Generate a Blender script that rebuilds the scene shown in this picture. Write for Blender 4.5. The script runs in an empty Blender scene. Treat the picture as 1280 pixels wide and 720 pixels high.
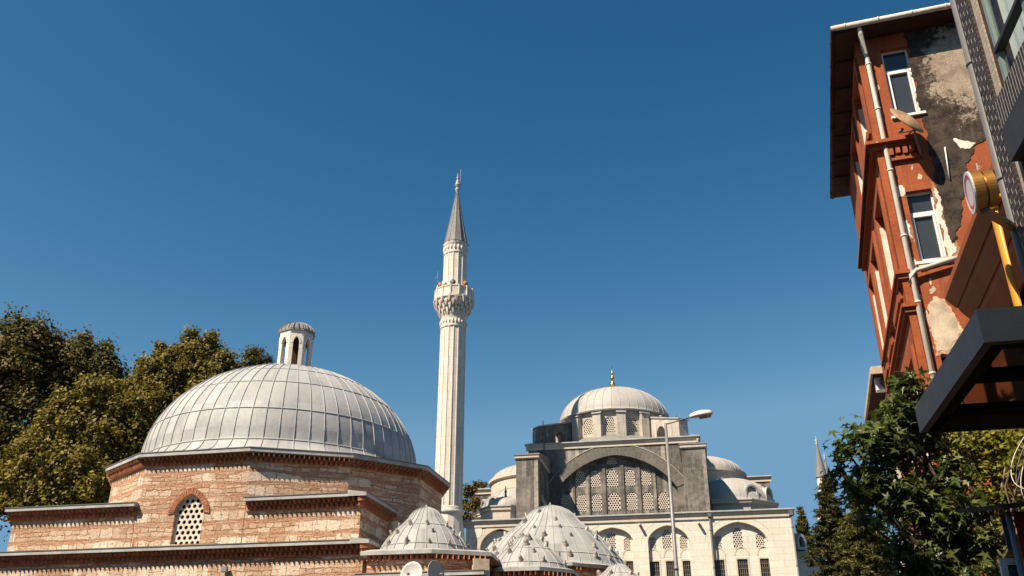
import bpy, math, random
import numpy as np
from mathutils import Vector, Matrix
from mathutils.geometry import tessellate_polygon
R = math.radians
scene = bpy.context.scene
col = scene.collection
random.seed(7)

# ------------------------------------------------------------------ camera, sky, sun, exposure
EYE = 1.6
F_PX, PITCH = 1130.0, R(24.94)
cd = bpy.data.cameras.new('camera')
cam = bpy.data.objects.new('camera', cd)
col.objects.link(cam)
cam.location = (0, 0, EYE)
cam.rotation_euler = (R(90) + PITCH, 0, 0)
cd.sensor_width = 36
cd.lens = F_PX / 1280 * 36
cd.clip_start = 0.1
cd.clip_end = 5000
scene.camera = cam

SUN_AZ, SUN_EL = 231.0, 49.0           # compass bearing of the sun (from +Y towards +X), elevation
world = bpy.data.worlds.new('World')
scene.world = world
world.use_nodes = True
wn = world.node_tree
bg = wn.nodes['Background']
sky = wn.nodes.new('ShaderNodeTexSky')
sky.sky_type = 'NISHITA'
sky.sun_disc = False
sky.sun_elevation = R(SUN_EL)
sky.sun_rotation = R(SUN_AZ)
sky.altitude = 0
sky.air_density = 1.0
sky.dust_density = 0.0
sky.ozone_density = 6.0
def sky_node(t, **kw):
    n = wn.nodes.new('ShaderNode' + t)
    for k, v in kw.items(): setattr(n, k, v)
    return n
ssep = sky_node('SeparateColor'); scom = sky_node('CombineColor')
wn.links.new(sky.outputs[0], ssep.inputs[0])
for i, (ref, out, p) in enumerate(((1.38, 1.08, 2.5), (2.57, 2.36, 1.5), (4.73, 3.70, 1.2))):
    d = sky_node('Math', operation='DIVIDE'); d.inputs[1].default_value = ref; wn.links.new(ssep.outputs[i], d.inputs[0])
    pw = sky_node('Math', operation='POWER'); pw.inputs[1].default_value = p; wn.links.new(d.outputs[0], pw.inputs[0])
    mu = sky_node('Math', operation='MULTIPLY'); mu.inputs[1].default_value = out; wn.links.new(pw.outputs[0], mu.inputs[0])
    mn = sky_node('Math', operation='MINIMUM'); mn.inputs[1].default_value = (1.2, 2.5, 3.9)[i]; wn.links.new(mu.outputs[0], mn.inputs[0])
    wn.links.new(mn.outputs[0], scom.inputs[i])
wn.links.new(scom.outputs[0], bg.inputs[0])
bg.inputs[1].default_value = 0.080

sl = bpy.data.lights.new('sun', 'SUN')
sun = bpy.data.objects.new('sun', sl)
col.objects.link(sun)
sl.energy = 5.0
sl.angle = R(0.53)
sl.color = (1.0, 0.87, 0.70)
sdir = Vector((math.sin(R(SUN_AZ)) * math.cos(R(SUN_EL)), math.cos(R(SUN_AZ)) * math.cos(R(SUN_EL)), math.sin(R(SUN_EL))))
sun.rotation_euler = sdir.to_track_quat('Z', 'Y').to_euler()
sun.location = (-30, -30, 60)

vs = scene.view_settings
vs.view_transform = 'Standard'
vs.look = 'None'
vs.exposure = 0.85
vs.gamma = 1.0
vs.use_curve_mapping = False

# ------------------------------------------------------------------ measuring helpers
def ray(px, py):
    u = (px - 640) / F_PX; v = (360 - py) / F_PX
    return (u, math.cos(PITCH) - v * math.sin(PITCH), math.sin(PITCH) + v * math.cos(PITCH))
def atY(px, py, Y):
    d = ray(px, py); k = Y / d[1]
    return Vector((d[0] * k, Y, d[2] * k + EYE))
def atZ(px, py, z):
    d = ray(px, py); k = (z - EYE) / d[2]
    return Vector((d[0] * k, d[1] * k, z))

class Fr:
    """upright plane: t runs along the wall, n into it"""
    def __init__(self, o, deg):
        a = R(deg)
        self.o = (o[0], o[1]); self.t = (math.cos(a), math.sin(a)); self.n = (-math.sin(a), math.cos(a))
    def w(self, s, d, z):
        return (self.o[0] + s * self.t[0] + d * self.n[0], self.o[1] + s * self.t[1] + d * self.n[1], z)
    def px(self, px, py, d=0.0):
        r = ray(px, py); n = self.n
        k = (n[0] * self.o[0] + n[1] * self.o[1] + d) / (n[0] * r[0] + n[1] * r[1])
        x, y, z = r[0] * k, r[1] * k, r[2] * k + EYE
        return ((x - self.o[0]) * self.t[0] + (y - self.o[1]) * self.t[1], z)
    @staticmethod
    def ab(a, b):
        return Fr((a[0], a[1]), math.degrees(math.atan2(b[1] - a[1], b[0] - a[0])))

# ------------------------------------------------------------------ mesh builder
class MB:
    def __init__(self):
        self.v = []; self.f = []; self.s = []
    def add(self, verts, faces, smooth=False):
        b = len(self.v)
        self.v += [tuple(p) for p in verts]
        for f in faces:
            self.f.append([b + i for i in f]); self.s.append(smooth)
    def box(self, fr, s0, s1, d0, d1, z0, z1):
        if s0 > s1: s0, s1 = s1, s0
        if d0 > d1: d0, d1 = d1, d0
        if z0 > z1: z0, z1 = z1, z0
        p = [fr.w(s, d, z) for z in (z0, z1) for (s, d) in ((s0, d0), (s1, d0), (s1, d1), (s0, d1))]
        self.add(p, [(3, 2, 1, 0), (4, 5, 6, 7), (0, 1, 5, 4), (1, 2, 6, 5), (2, 3, 7, 6), (3, 0, 4, 7)])
    def prism(self, pts, z0, z1, top=True, bottom=True):
        """vertical prism over plan polygon (counter-clockwise)"""
        n = len(pts)
        p = [(x, y, z0) for x, y in pts] + [(x, y, z1) for x, y in pts]
        f = [(i, (i + 1) % n, n + (i + 1) % n, n + i) for i in range(n)]
        if top: f.append(tuple(range(n, 2 * n)))
        if bottom: f.append(tuple(range(n - 1, -1, -1)))
        self.add(p, f)
    def loft(self, loops, closed=True, cap0=False, cap1=False, smooth=False):
        n = len(loops[0]); v = []; f = []
        for l in loops: v += [tuple(p) for p in l]
        for k in range(len(loops) - 1):
            for i in range(n if closed else n - 1):
                j = (i + 1) % n
                f.append((k * n + i, k * n + j, (k + 1) * n + j, (k + 1) * n + i))
        if cap0: f.append(tuple(range(n - 1, -1, -1)))
        if cap1: f.append(tuple(range((len(loops) - 1) * n, len(loops) * n)))
        self.add(v, f, smooth)
    def lathe(self, c, prof, n=48, smooth=True, a0=0.0, a1=None, cap=False):
        """prof: list of (radius, z) from low to high, about the upright axis through c"""
        full = a1 is None
        m = n if full else n + 1
        a1 = a0 + 2 * math.pi if full else a1
        loops = []
        for r, z in prof:
            loops.append([(c[0] + r * math.cos(a0 + (a1 - a0) * i / n), c[1] + r * math.sin(a0 + (a1 - a0) * i / n), c[2] + z) for i in range(m)])
        self.loft(loops, closed=full, cap0=cap and full, cap1=cap and full, smooth=smooth)
    def tube(self, pts, r, n=8, smooth=True, caps=True):
        pts = [Vector(p) for p in pts]
        rs = r if isinstance(r, (list, tuple)) else [r] * len(pts)
        loops = []
        for i, p in enumerate(pts):
            d = (pts[min(i + 1, len(pts) - 1)] - pts[max(i - 1, 0)])
            if d.length < 1e-9: d = Vector((0, 0, 1))
            d.normalize()
            up = Vector((0, 0, 1)) if abs(d.z) < 0.9 else Vector((1, 0, 0))
            a = d.cross(up).normalized(); b = d.cross(a).normalized()
            loops.append([p + (a * math.cos(2 * math.pi * k / n) + b * math.sin(2 * math.pi * k / n)) * rs[i] for k in range(n)])
        self.loft(loops, True, caps, caps, smooth)
    def bar(self, a, b, w, h, up=(0, 0, 1)):
        a = Vector(a); b = Vector(b); d = (b - a).normalized(); u = Vector(up)
        x = d.cross(u)
        if x.length < 1e-4: x = d.cross(Vector((1, 0, 0)))
        x.normalize(); y = x.cross(d).normalized()
        l = []
        for p in (a, b): l.append([p + x * w / 2 * i + y * h / 2 * j for i, j in ((-1, -1), (1, -1), (1, 1), (-1, 1))])
        self.loft(l, True, True, True)
    def wall(self, fr, outer, holes=(), d0=0.0, d1=0.4, back=True, edges=True):
        """panel with openings: outer and holes are (s, z) loops; front at d0, reveals back to d1"""
        loops = [list(outer)] + [list(h) for h in holes]
        flat = [p for l in loops for p in l]
        tri = tessellate_polygon([[Vector((p[0], p[1], 0)) for p in l] for l in loops])
        self.add([fr.w(p[0], d0, p[1]) for p in flat], [tuple(t) for t in tri])
        if back: self.add([fr.w(p[0], d1, p[1]) for p in flat], [tuple(t) for t in tri])
        for k, l in enumerate(loops):
            if k == 0 and not edges: continue
            n = len(l)
            self.add([fr.w(p[0], d0, p[1]) for p in l] + [fr.w(p[0], d1, p[1]) for p in l],
                     [(i, (i + 1) % n, n + (i + 1) % n, n + i) for i in range(n)])
    def sweep(self, fr, prof, s0, s1):
        """profile (d, z) closed loop extruded along the frame"""
        self.loft([[fr.w(s, d, z) for d, z in prof] for s in (s0, s1)], True, True, True)
    def ring(self, fr, inner, outer, d0, d1):
        """band between two equally long (s, z) open lines"""
        n = len(inner); v = []
        for d in (d0, d1):
            v += [fr.w(p[0], d, p[1]) for p in inner] + [fr.w(p[0], d, p[1]) for p in outer]
        f = []
        for i in range(n - 1):
            f += [(i, i + 1, n + i + 1, n + i), (2 * n + i, 2 * n + i + 1, 3 * n + i + 1, 3 * n + i),
                  (i, i + 1, 2 * n + i + 1, 2 * n + i), (n + i, n + i + 1, 3 * n + i + 1, 3 * n + i)]
        f += [(0, n, 3 * n, 2 * n), (n - 1, 2 * n - 1, 4 * n - 1, 3 * n - 1)]
        self.add(v, f)
    def build(self, name, mat, parent=None, origin=None):
        return link_mesh(name, np.array(self.v, dtype=float), self.f, self.s, mat, parent, origin)

WL = {}
def wl(o):
    return WL.get(o.name, Vector((0, 0, 0)))
def link_mesh(name, v, faces, smooth, mat, parent=None, origin=None):
    if origin is None:
        origin = wl(parent) if parent else Vector(((v[:, 0].min() + v[:, 0].max()) / 2, (v[:, 1].min() + v[:, 1].max()) / 2, v[:, 2].min()))
    origin = Vector(origin)
    me = bpy.data.meshes.new(name)
    me.from_pydata((v - np.array(origin)).tolist(), [], faces)
    me.update()
    auto_uv(me, v)
    if smooth is not None:
        me.polygons.foreach_set('use_smooth', smooth)
    me.materials.append(mat)
    o = bpy.data.objects.new(name, me)
    col.objects.link(o)
    if parent:
        o.parent = parent
        o.location = origin - wl(parent)
    else:
        o.location = origin
    WL[o.name] = origin
    return o
def auto_uv(me, v):
    npoly = len(me.polygons)
    nor = np.empty(npoly * 3); me.polygons.foreach_get('normal', nor); nor = nor.reshape(-1, 3)
    tot = np.empty(npoly, dtype=np.int32); me.polygons.foreach_get('loop_total', tot)
    vi = np.empty(len(me.loops), dtype=np.int32); me.loops.foreach_get('vertex_index', vi)
    pn = np.repeat(nor, tot, axis=0); p = v[vi]
    flat = np.abs(pn[:, 2]) > 0.75
    h = np.hypot(pn[:, 0], pn[:, 1]) + 1e-9
    tx, ty = -pn[:, 1] / h, pn[:, 0] / h
    sg = np.where(tx + 0.001 * ty < 0, -1.0, 1.0)
    u = np.where(flat, p[:, 0], (p[:, 0] * tx + p[:, 1] * ty) * sg)
    w = np.where(flat, p[:, 1], p[:, 2])
    uv = me.uv_layers.new(name='metres')
    uv.data.foreach_set('uv', np.column_stack([u, w]).ravel())

def thing(name, label, cat, loc, group=None):
    o = bpy.data.objects.new(name, None)
    o.empty_display_size = 0.5
    col.objects.link(o)
    o.location = loc
    WL[o.name] = Vector(loc)
    o['label'] = label; o['category'] = cat
    if group: o['group'] = group
    return o
def tag(o, label, cat, group=None, kind=None):
    o['label'] = label; o['category'] = cat
    if group: o['group'] = group
    if kind: o['kind'] = kind
    return o
def structure(o):
    o['kind'] = 'structure'
    return o
def dup(o, delta, parent):
    """copy of a part (and its sub-parts), moved by delta"""
    c = o.copy(); col.objects.link(c); c.parent = parent
    c.location = o.location + Vector(delta)
    WL[c.name] = wl(o) + Vector(delta)
    for ch in [x for x in o.children]:
        g = ch.copy(); col.objects.link(g); g.parent = c
    return c

def arch(s0, s1, z0, zs, za, n=14, point=0.10, power=2.0):
    """closed loop of an arched opening, from bottom left round to bottom right"""
    c = (s0 + s1) / 2; r = (s1 - s0) / 2; h = za - zs
    l = [(s0, z0)] + arc(s0, s1, zs, za, n, point, power) + [(s1, z0)]
    return l
def arc(s0, s1, zs, za, n=14, point=0.10, power=2.0):
    c = (s0 + s1) / 2; r = (s1 - s0) / 2; h = za - zs
    out = []
    for i in range(n + 1):
        a = math.pi * (1 - i / n); x = math.cos(a)
        z = h * ((1 - point) * max(0, 1 - abs(x) ** power) ** 0.5 + point * (1 - abs(x)))
        out.append((c + r * x, zs + z))
    return out
# ------------------------------------------------------------------ materials
class M:
    def __init__(self, name, rough=0.8, spec=0.3, metal=0.0):
        self.m = bpy.data.materials.new(name); self.m.use_nodes = True
        self.nt = self.m.node_tree
        self.b = self.nt.nodes['Principled BSDF']
        self.b.inputs['Roughness'].default_value = rough
        self.b.inputs['Specular IOR Level'].default_value = spec
        self.b.inputs['Metallic'].default_value = metal
        self._co = None
    def n(self, t, ins=None, **kw):
        node = self.nt.nodes.new('ShaderNode' + t)
        for k, v in kw.items(): setattr(node, k, v)
        for k, v in (ins or {}).items(): self.put(node.inputs[k], v)
        return node
    def put(self, sock, v):
        if isinstance(v, bpy.types.NodeSocket): self.nt.links.new(v, sock)
        elif hasattr(v, 'outputs'): self.nt.links.new(v.outputs[0], sock)
        else:
            if isinstance(v, tuple) and len(v) == 3 and sock.type == 'RGBA': v = (*v, 1)
            sock.default_value = v
    def tc(self, which):
        if self._co is None: self._co = self.n('TexCoord')
        return self._co.outputs[which]
    def math(self, op, a, b=0.0, c=0.0, clamp=False):
        return self.n('Math', {0: a, 1: b, 2: c}, operation=op, use_clamp=clamp).outputs[0]
    def noise(self, vec, scale, detail=4, rough=0.55, lac=2.0):
        return self.n('TexNoise', {'Vector': vec, 'Scale': scale, 'Detail': detail, 'Roughness': rough, 'Lacunarity': lac}).outputs['Fac']
    def ramp(self, x, a, b, lo=0.0, hi=1.0):
        return self.n('MapRange', {0: x, 1: a, 2: b, 3: lo, 4: hi}, interpolation_type='SMOOTHSTEP').outputs[0]
    def mix(self, f, a, b, blend='MIX'):
        return self.n('MixRGB', {'Fac': f, 'Color1': a, 'Color2': b}, blend_type=blend).outputs[0]
    def scale(self, vec, s):
        return self.n('Mapping', {0: vec, 3: s}).outputs[0]
    def bump(self, h, strength=0.4, dist=0.02):
        bn = self.n('Bump', {'Height': h, 'Strength': strength, 'Distance': dist})
        self.nt.links.new(bn.outputs[0], self.b.inputs['Normal'])
    def col(self, c):
        self.put(self.b.inputs['Base Color'], c); return self
    def rough(self, v):
        self.put(self.b.inputs['Roughness'], v); return self

def plain(name, c, rough=0.6, spec=0.3, metal=0.0, var=0.15, sc=3.0):
    m = M(name, rough, spec, metal)
    n = m.noise(m.tc('Object'), sc, 5)
    n2 = m.noise(m.tc('Object'), sc * 9, 3)
    v = m.math('ADD', m.math('MULTIPLY', n, 0.7), m.math('MULTIPLY', n2, 0.3))
    f = m.ramp(v, 0.3, 0.7, 1 - var, 1 + var)
    m.col(m.mix(1.0, c, m.n('CombineColor', {0: f, 1: f, 2: f}).outputs[0], 'MULTIPLY'))
    m.bump(n2, 0.08, 0.01)
    return m.m

def masonry(name, period=0.54, stone_h=0.385):
    """courses of rough cream stone between bands of thin red bricks"""
    m = M(name, 0.9, 0.15)
    uv = m.tc('UV')
    sep = m.n('SeparateXYZ', {0: uv})
    u, v = sep.outputs[0], sep.outputs[1]
    big = m.noise(uv, 0.45, 3)
    wob = m.math('MULTIPLY', m.math('SUBTRACT', m.noise(m.scale(uv, (0.45, 1.6, 1)), 1.0, 5, 0.6), 0.5), 0.40)
    v2 = m.math('ADD', v, wob)
    fr = m.math('MULTIPLY', m.math('FRACT', m.math('DIVIDE', v2, period)), period)
    row = m.math('FLOOR', m.math('DIVIDE', v2, period))
    nz = m.n('TexNoise', {'Vector': uv, 'Scale': 5.0, 'Detail': 4, 'Roughness': 0.6})
    nzs = m.n('SeparateColor', {0: nz.outputs['Color']})
    du = m.math('MULTIPLY', m.math('SUBTRACT', nzs.outputs[0], 0.5), 0.30)
    dv = m.math('MULTIPLY', m.math('SUBTRACT', nzs.outputs[1], 0.5), 0.11)
    u2 = m.math('ADD', m.math('ADD', u, du), m.math('MULTIPLY', row, 0.23))
    # stones: one course split here and there into two thin ones
    vec = m.n('CombineXYZ', {0: u2, 1: m.math('ADD', m.math('ADD', fr, dv), m.math('MULTIPLY', row, period))}).outputs[0]
    st = m.n('TexBrick', {'Vector': vec, 'Color1': (0.76, 0.645, 0.515), 'Color2': (0.54, 0.385, 0.265), 'Mortar': (0.44, 0.255, 0.15),
                          'Scale': 1.0, 'Mortar Size': 0.018, 'Mortar Smooth': 1.0, 'Bias': -0.25, 'Brick Width': 0.60, 'Row Height': period},
             offset=0.41, squash=0.62, squash_frequency=2)
    st2 = m.n('TexBrick', {'Vector': vec, 'Color1': (0.66, 0.52, 0.38), 'Color2': (0.44, 0.265, 0.16), 'Mortar': (0.38, 0.20, 0.11),
                           'Scale': 1.0, 'Mortar Size': 0.020, 'Mortar Smooth': 0.7, 'Bias': -0.1, 'Brick Width': 0.37, 'Row Height': stone_h / 2},
              offset=0.31, squash=1.6, squash_frequency=3)
    split = m.ramp(m.noise(m.n('CombineXYZ', {0: m.math('MULTIPLY', u, 0.45), 1: m.math('MULTIPLY', row, 5.3)}).outputs[0], 1.0, 3), 0.44, 0.48)
    stc = m.mix(split, st.outputs[0], st2.outputs[0])
    sf = m.mix(split, st.outputs['Fac'], st2.outputs['Fac'])
    bh = (period - stone_h) / 2
    vecb = m.n('CombineXYZ', {0: u2, 1: m.math('ADD', fr, m.math('MULTIPLY', dv, 0.45))}).outputs[0]
    br = m.n('TexBrick', {'Vector': vecb, 'Color1': (0.54, 0.285, 0.175), 'Color2': (0.40, 0.165, 0.09), 'Mortar': (0.62, 0.45, 0.31),
                          'Scale': 1.0, 'Mortar Size': 0.014, 'Mortar Smooth': 0.5, 'Bias': 0.0, 'Brick Width': 0.34, 'Row Height': bh})
    pale = m.ramp(m.noise(m.scale(uv, (0.7, 1.8, 1)), 1.6, 5, 0.65), 0.46, 0.66)
    brc = m.mix(m.math('MULTIPLY', pale, 0.7), br.outputs[0], (0.60, 0.45, 0.33))
    wid = m.math('MULTIPLY', m.math('SUBTRACT', m.noise(m.scale(uv, (0.7, 0.9, 1)), 1.5, 5, 0.65), 0.5), 0.36)
    f2 = m.math('ADD', m.math('ADD', fr, wid), dv)
    isb = m.math('MAXIMUM', m.ramp(f2, stone_h - 0.012, stone_h + 0.012), m.math('SUBTRACT', 1.0, m.ramp(f2, -0.01, 0.012)))
    c = m.mix(isb, stc, brc)
    fac = m.mix(isb, sf, br.outputs['Fac'])
    fine = m.noise(uv, 11, 6, 0.72)
    c = m.mix(0.75, c, m.mix(m.ramp(fine, 0.28, 0.72), (0.58, 0.48, 0.41), (1.16, 1.13, 1.10)), 'MULTIPLY')
    c = m.mix(m.math('MULTIPLY', m.ramp(big, 0.52, 0.75), 0.25), c, (0.26, 0.16, 0.10))
    crack = m.ramp(m.noise(m.scale(uv, (1, 3.6, 1)), 2.8, 8, 0.78), 0.40, 0.32)
    c = m.mix(m.math('MULTIPLY', crack, 0.85), c, (0.10, 0.05, 0.03))
    m.col(c)
    hgt = m.math('SUBTRACT', m.math('MULTIPLY', fine, 0.7), m.math('MULTIPLY', fac, 0.45))
    hgt = m.math('SUBTRACT', hgt, m.math('MULTIPLY', crack, 0.9))
    m.bump(hgt, 1.0, 0.06)
    return m.m

def ashlar(name, c1, c2, mort, w=0.9, h=0.45, streak=0.3, stain=(0.25, 0.21, 0.17), rough=0.85, off=0.5, ms=0.008, strips=False):
    m = M(name, rough, 0.2)
    uv = m.tc('UV')
    br = m.n('TexBrick', {'Vector': uv, 'Color1': c1, 'Color2': c2, 'Mortar': mort, 'Scale': 1.0, 'Mortar Size': ms,
                          'Mortar Smooth': 0.3, 'Brick Width': w, 'Row Height': h, 'Bias': -0.1}, offset=off)
    fine = m.noise(uv, 9, 5, 0.65)
    c = m.mix(0.6, br.outputs[0], m.mix(m.ramp(fine, 0.25, 0.75), (0.72, 0.68, 0.62), (1.1, 1.1, 1.1)), 'MULTIPLY')
    st = m.ramp(m.noise(m.scale(uv, (2.2, 0.22, 1)), 1.0, 5, 0.6), 0.5, 0.75)
    c = m.mix(m.math('MULTIPLY', st, streak), c, stain)
    if strips:
        su = m.n('SeparateXYZ', {0: uv}).outputs[0]
        wn_ = m.n('TexWhiteNoise', {'W': m.math('FLOOR', m.math('DIVIDE', su, w * 0.5))}, noise_dimensions='1D').outputs['Value']
        c = m.mix(m.math('MULTIPLY', m.ramp(wn_, 0.80, 0.84), m.ramp(m.noise(m.scale(uv, (0.6, 0.3, 1)), 0.8, 4), 0.35, 0.6)), c, stain)
        mo = m.ramp(m.noise(uv, 2.4, 6, 0.7), 0.35, 0.65)
        c = m.mix(0.8, c, m.mix(mo, (0.62, 0.62, 0.63), (1.35, 1.33, 1.30)), 'MULTIPLY')
    bl = m.ramp(m.noise(uv, 0.35, 4), 0.5, 0.75)
    c = m.mix(m.math('MULTIPLY', bl, streak * 0.7), c, stain)
    m.col(c)
    m.bump(m.math('SUBTRACT', m.math('MULTIPLY', fine, 0.4), br.outputs['Fac']), 0.45, 0.02)
    return m.m

def lead_dome(name, n, rowh, c1=(0.405, 0.397, 0.382), c2=(0.275, 0.273, 0.27), z0=0.0):
    """lead sheets: every sheet its own grey, pale run-off streaks"""
    m = M(name, 0.62, 0.35)
    ob = m.tc('Object')
    sep = m.n('SeparateXYZ', {0: ob})
    ang = m.math('ARCTAN2', sep.outputs[1], sep.outputs[0])
    a = m.math('MULTIPLY', ang, n / (2 * math.pi))
    row = m.math('FLOOR', m.math('DIVIDE', m.math('SUBTRACT', sep.outputs[2], z0), rowh))
    cell = m.n('CombineXYZ', {0: m.math('FLOOR', a), 1: row}).outputs[0]
    wh = m.n('TexWhiteNoise', {'Vector': cell}, noise_dimensions='3D').outputs['Value']
    c = m.mix(wh, c1, c2)
    sv = m.n('CombineXYZ', {0: m.math('MULTIPLY', ang, 7.0), 1: m.math('MULTIPLY', sep.outputs[2], 0.35), 2: m.math('MULTIPLY', row, 3.1)}).outputs[0]
    st = m.ramp(m.noise(sv, 3.0, 5, 0.6), 0.45, 0.75)
    c = m.mix(m.math('MULTIPLY', st, 0.45), c, (0.50, 0.44, 0.37))
    dk = m.ramp(m.noise(ob, 0.9, 5, 0.6), 0.52, 0.75)
    c = m.mix(m.math('MULTIPLY', dk, 0.45), c, (0.20, 0.195, 0.19))
    rust = m.ramp(m.noise(sv, 7.0, 3, 0.6), 0.64, 0.74)
    c = m.mix(m.math('MULTIPLY', rust, 0.25), c, (0.36, 0.23, 0.14))
    m.col(c)
    fine = m.noise(ob, 6, 5, 0.6)
    m.rough(m.ramp(fine, 0.2, 0.8, 0.5, 0.8))
    m.bump(m.math('ADD', m.noise(ob, 1.6, 2), m.math('MULTIPLY', fine, 0.2)), 0.35, 0.06)
    return m.m

def foliage(name, cols, trans=0.35, rough=0.62, spec=0.22):
    m = M(name, rough, spec)
    rnd = m.n('NewGeometry').outputs['Random Per Island']
    cr = m.n('ValToRGB', {0: rnd})
    e = cr.color_ramp.elements
    e[0].color = (*cols[0], 1); e[1].color = (*cols[-1], 1)
    for i, c in enumerate(cols[1:-1]):
        x = e.new((i + 1) / (len(cols) - 1)); x.color = (*c, 1)
    m.col(cr.outputs[0])
    tr = m.n('BsdfTranslucent', {0: m.mix(1.0, cr.outputs[0], (1.5, 1.6, 0.7), 'MULTIPLY')})
    mx = m.n('MixShader', {0: trans, 1: m.b.outputs[0], 2: tr.outputs[0]})
    m.nt.links.new(mx.outputs[0], m.nt.nodes['Material Output'].inputs[0])
    return m.m

def glass(name, c=(0.02, 0.025, 0.03), rough=0.05, spec=0.6):
    m = M(name, rough, spec)
    n = m.noise(m.tc('Object'), 1.2, 3)
    m.col(m.mix(n, c, tuple(x * 1.6 for x in c)))
    m.bump(m.noise(m.tc('Object'), 0.8, 2), 0.06, 0.05)
    return m.m

def red_plaster(name):
    m = M(name, 0.85, 0.2)
    uv = m.tc('UV')
    n1 = m.noise(uv, 1.1, 5, 0.6); n2 = m.noise(uv, 12, 5, 0.65)
    c = m.mix(m.ramp(n1, 0.3, 0.7), (0.36, 0.096, 0.034), (0.27, 0.068, 0.026))
    c = m.mix(0.5, c, m.mix(m.ramp(n2, 0.3, 0.7), (0.65, 0.6, 0.58), (1.15, 1.15, 1.15)), 'MULTIPLY')
    st = m.ramp(m.noise(m.scale(uv, (3.5, 0.35, 1)), 1.2, 5, 0.65), 0.52, 0.72)
    c = m.mix(m.math('MULTIPLY', st, 0.65), c, (0.15, 0.055, 0.03))
    flake = m.ramp(m.noise(m.scale(uv, (1, 0.8, 1)), 2.3, 7, 0.72), 0.625, 0.64)
    c = m.mix(m.math('MULTIPLY', flake, 0.8), c, (0.48, 0.33, 0.22))
    m.col(c)
    m.bump(m.math('SUBTRACT', n2, m.math('MULTIPLY', flake, 1.2)), 0.4, 0.012)
    return m.m

def soot_plaster(name, uc, zc):
    """soot-black plaster, scoured pale round one spot"""
    m = M(name, 0.92, 0.12)
    uv = m.tc('UV')
    sep = m.n('SeparateXYZ', {0: uv})
    n1 = m.noise(uv, 1.3, 5, 0.6); n2 = m.noise(uv, 7.0, 8, 0.82); n3 = m.noise(uv, 30, 4, 0.7)
    dx = m.math('DIVIDE', m.math('SUBTRACT', sep.outputs[0], uc), 0.95); dz = m.math('DIVIDE', m.math('SUBTRACT', sep.outputs[1], zc), 1.45)
    d = m.math('SQRT', m.math('ADD', m.math('MULTIPLY', dx, dx), m.math('MULTIPLY', dz, dz)))
    t = m.math('SUBTRACT', 1.0, d)
    t = m.math('ADD', t, m.math('MULTIPLY', m.math('SUBTRACT', n2, 0.5), 2.6))
    t = m.math('ADD', t, m.math('MULTIPLY', m.math('SUBTRACT', n1, 0.5), 1.2))
    pale = m.ramp(t, -0.02, 0.22)
    blot = m.ramp(m.noise(uv, 2.6, 6, 0.75), 0.38, 0.62)
    c = m.mix(pale, m.mix(blot, (0.018, 0.015, 0.013), (0.075, 0.056, 0.044)), m.mix(blot, (0.27, 0.205, 0.145), (0.44, 0.355, 0.265)))
    c = m.mix(m.math('MULTIPLY', m.ramp(n3, 0.4, 0.6), 0.35), c, (0.10, 0.075, 0.058))
    run = m.ramp(m.noise(m.scale(uv, (5.0, 0.5, 1)), 1.2, 5, 0.7), 0.56, 0.68)
    c = m.mix(m.math('MULTIPLY', run, 0.35), c, (0.20, 0.15, 0.115))
    m.col(c)
    m.bump(m.math('ADD', n2, m.math('MULTIPLY', n3, 0.5)), 0.8, 0.03)
    return m.m

def bricks(name, c1, c2, mort, w, h, ms, rot=False):
    m = M(name, 0.7, 0.3)
    uv = m.tc('UV')
    vec = m.n('Mapping', {0: uv, 2: (0, 0, R(90) if rot else 0)}).outputs[0]
    br = m.n('TexBrick', {'Vector': vec, 'Color1': c1, 'Color2': c2, 'Mortar': mort, 'Scale': 1.0, 'Mortar Size': ms,
                          'Mortar Smooth': 0.15, 'Brick Width': w, 'Row Height': h})
    fine = m.noise(uv, 30, 4, 0.6)
    m.col(m.mix(0.5, br.outputs[0], m.mix(fine, (0.5, 0.5, 0.5), (1.3, 1.3, 1.3)), 'MULTIPLY'))
    m.bump(m.math('SUBTRACT', m.math('MULTIPLY', fine, 0.3), br.outputs['Fac']), 0.6, 0.01)
    return m.m

MT = {}
MT['masonry'] = masonry('brick_and_stone_courses')
MT['masonry_low'] = masonry('brick_and_stone_lower', period=0.58, stone_h=0.44)
MT['brick_trim'] = bricks('brick_trim', (0.40, 0.15, 0.075), (0.30, 0.10, 0.05), (0.45, 0.30, 0.20), 0.22, 0.07, 0.012)
MT['brick_dentil'] = plain('dentil_brick', (0.36, 0.15, 0.08), 0.9, 0.15, var=0.35, sc=4)
MT['lead_edge'] = plain('lead_edge', (0.36, 0.35, 0.325), 0.6, 0.35, var=0.25, sc=1.5)
MT['lead_roof'] = plain('lead_roof', (0.20, 0.195, 0.185), 0.65, 0.3, var=0.25, sc=1.0)
MT['lead_hamam'] = lead_dome('lead_sheet_large', 64, 1.25)
MT['lead_small'] = lead_dome('lead_sheet_small', 26, 0.9, (0.37, 0.365, 0.35), (0.26, 0.257, 0.25))
MT['lead_mosque'] = lead_dome('lead_sheet_mosque', 40, 9.0, (0.40, 0.37, 0.33), (0.33, 0.31, 0.285))
MT['plaster_lattice'] = plain('plaster_lattice', (0.62, 0.54, 0.44), 0.85, 0.2, var=0.10, sc=2)
MT['mosque_stone'] = ashlar('cream_ashlar', (0.78, 0.69, 0.585), (0.70, 0.61, 0.505), (0.42, 0.35, 0.27), 1.3, 0.52, 0.22, (0.36, 0.29, 0.22))
MT['mosque_trim'] = ashlar('cream_trim', (0.60, 0.52, 0.42), (0.54, 0.46, 0.37), (0.40, 0.32, 0.25), 2.2, 0.9, 0.35, (0.34, 0.24, 0.17))
MT['grey_clad'] = ashlar('weathered_grey_cladding', (0.155, 0.141, 0.128), (0.078, 0.073, 0.068), (0.22, 0.20, 0.175), 0.75, 2.3, 0.75, (0.34, 0.30, 0.25), 0.75, 0.5, 0.016, True)
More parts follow.
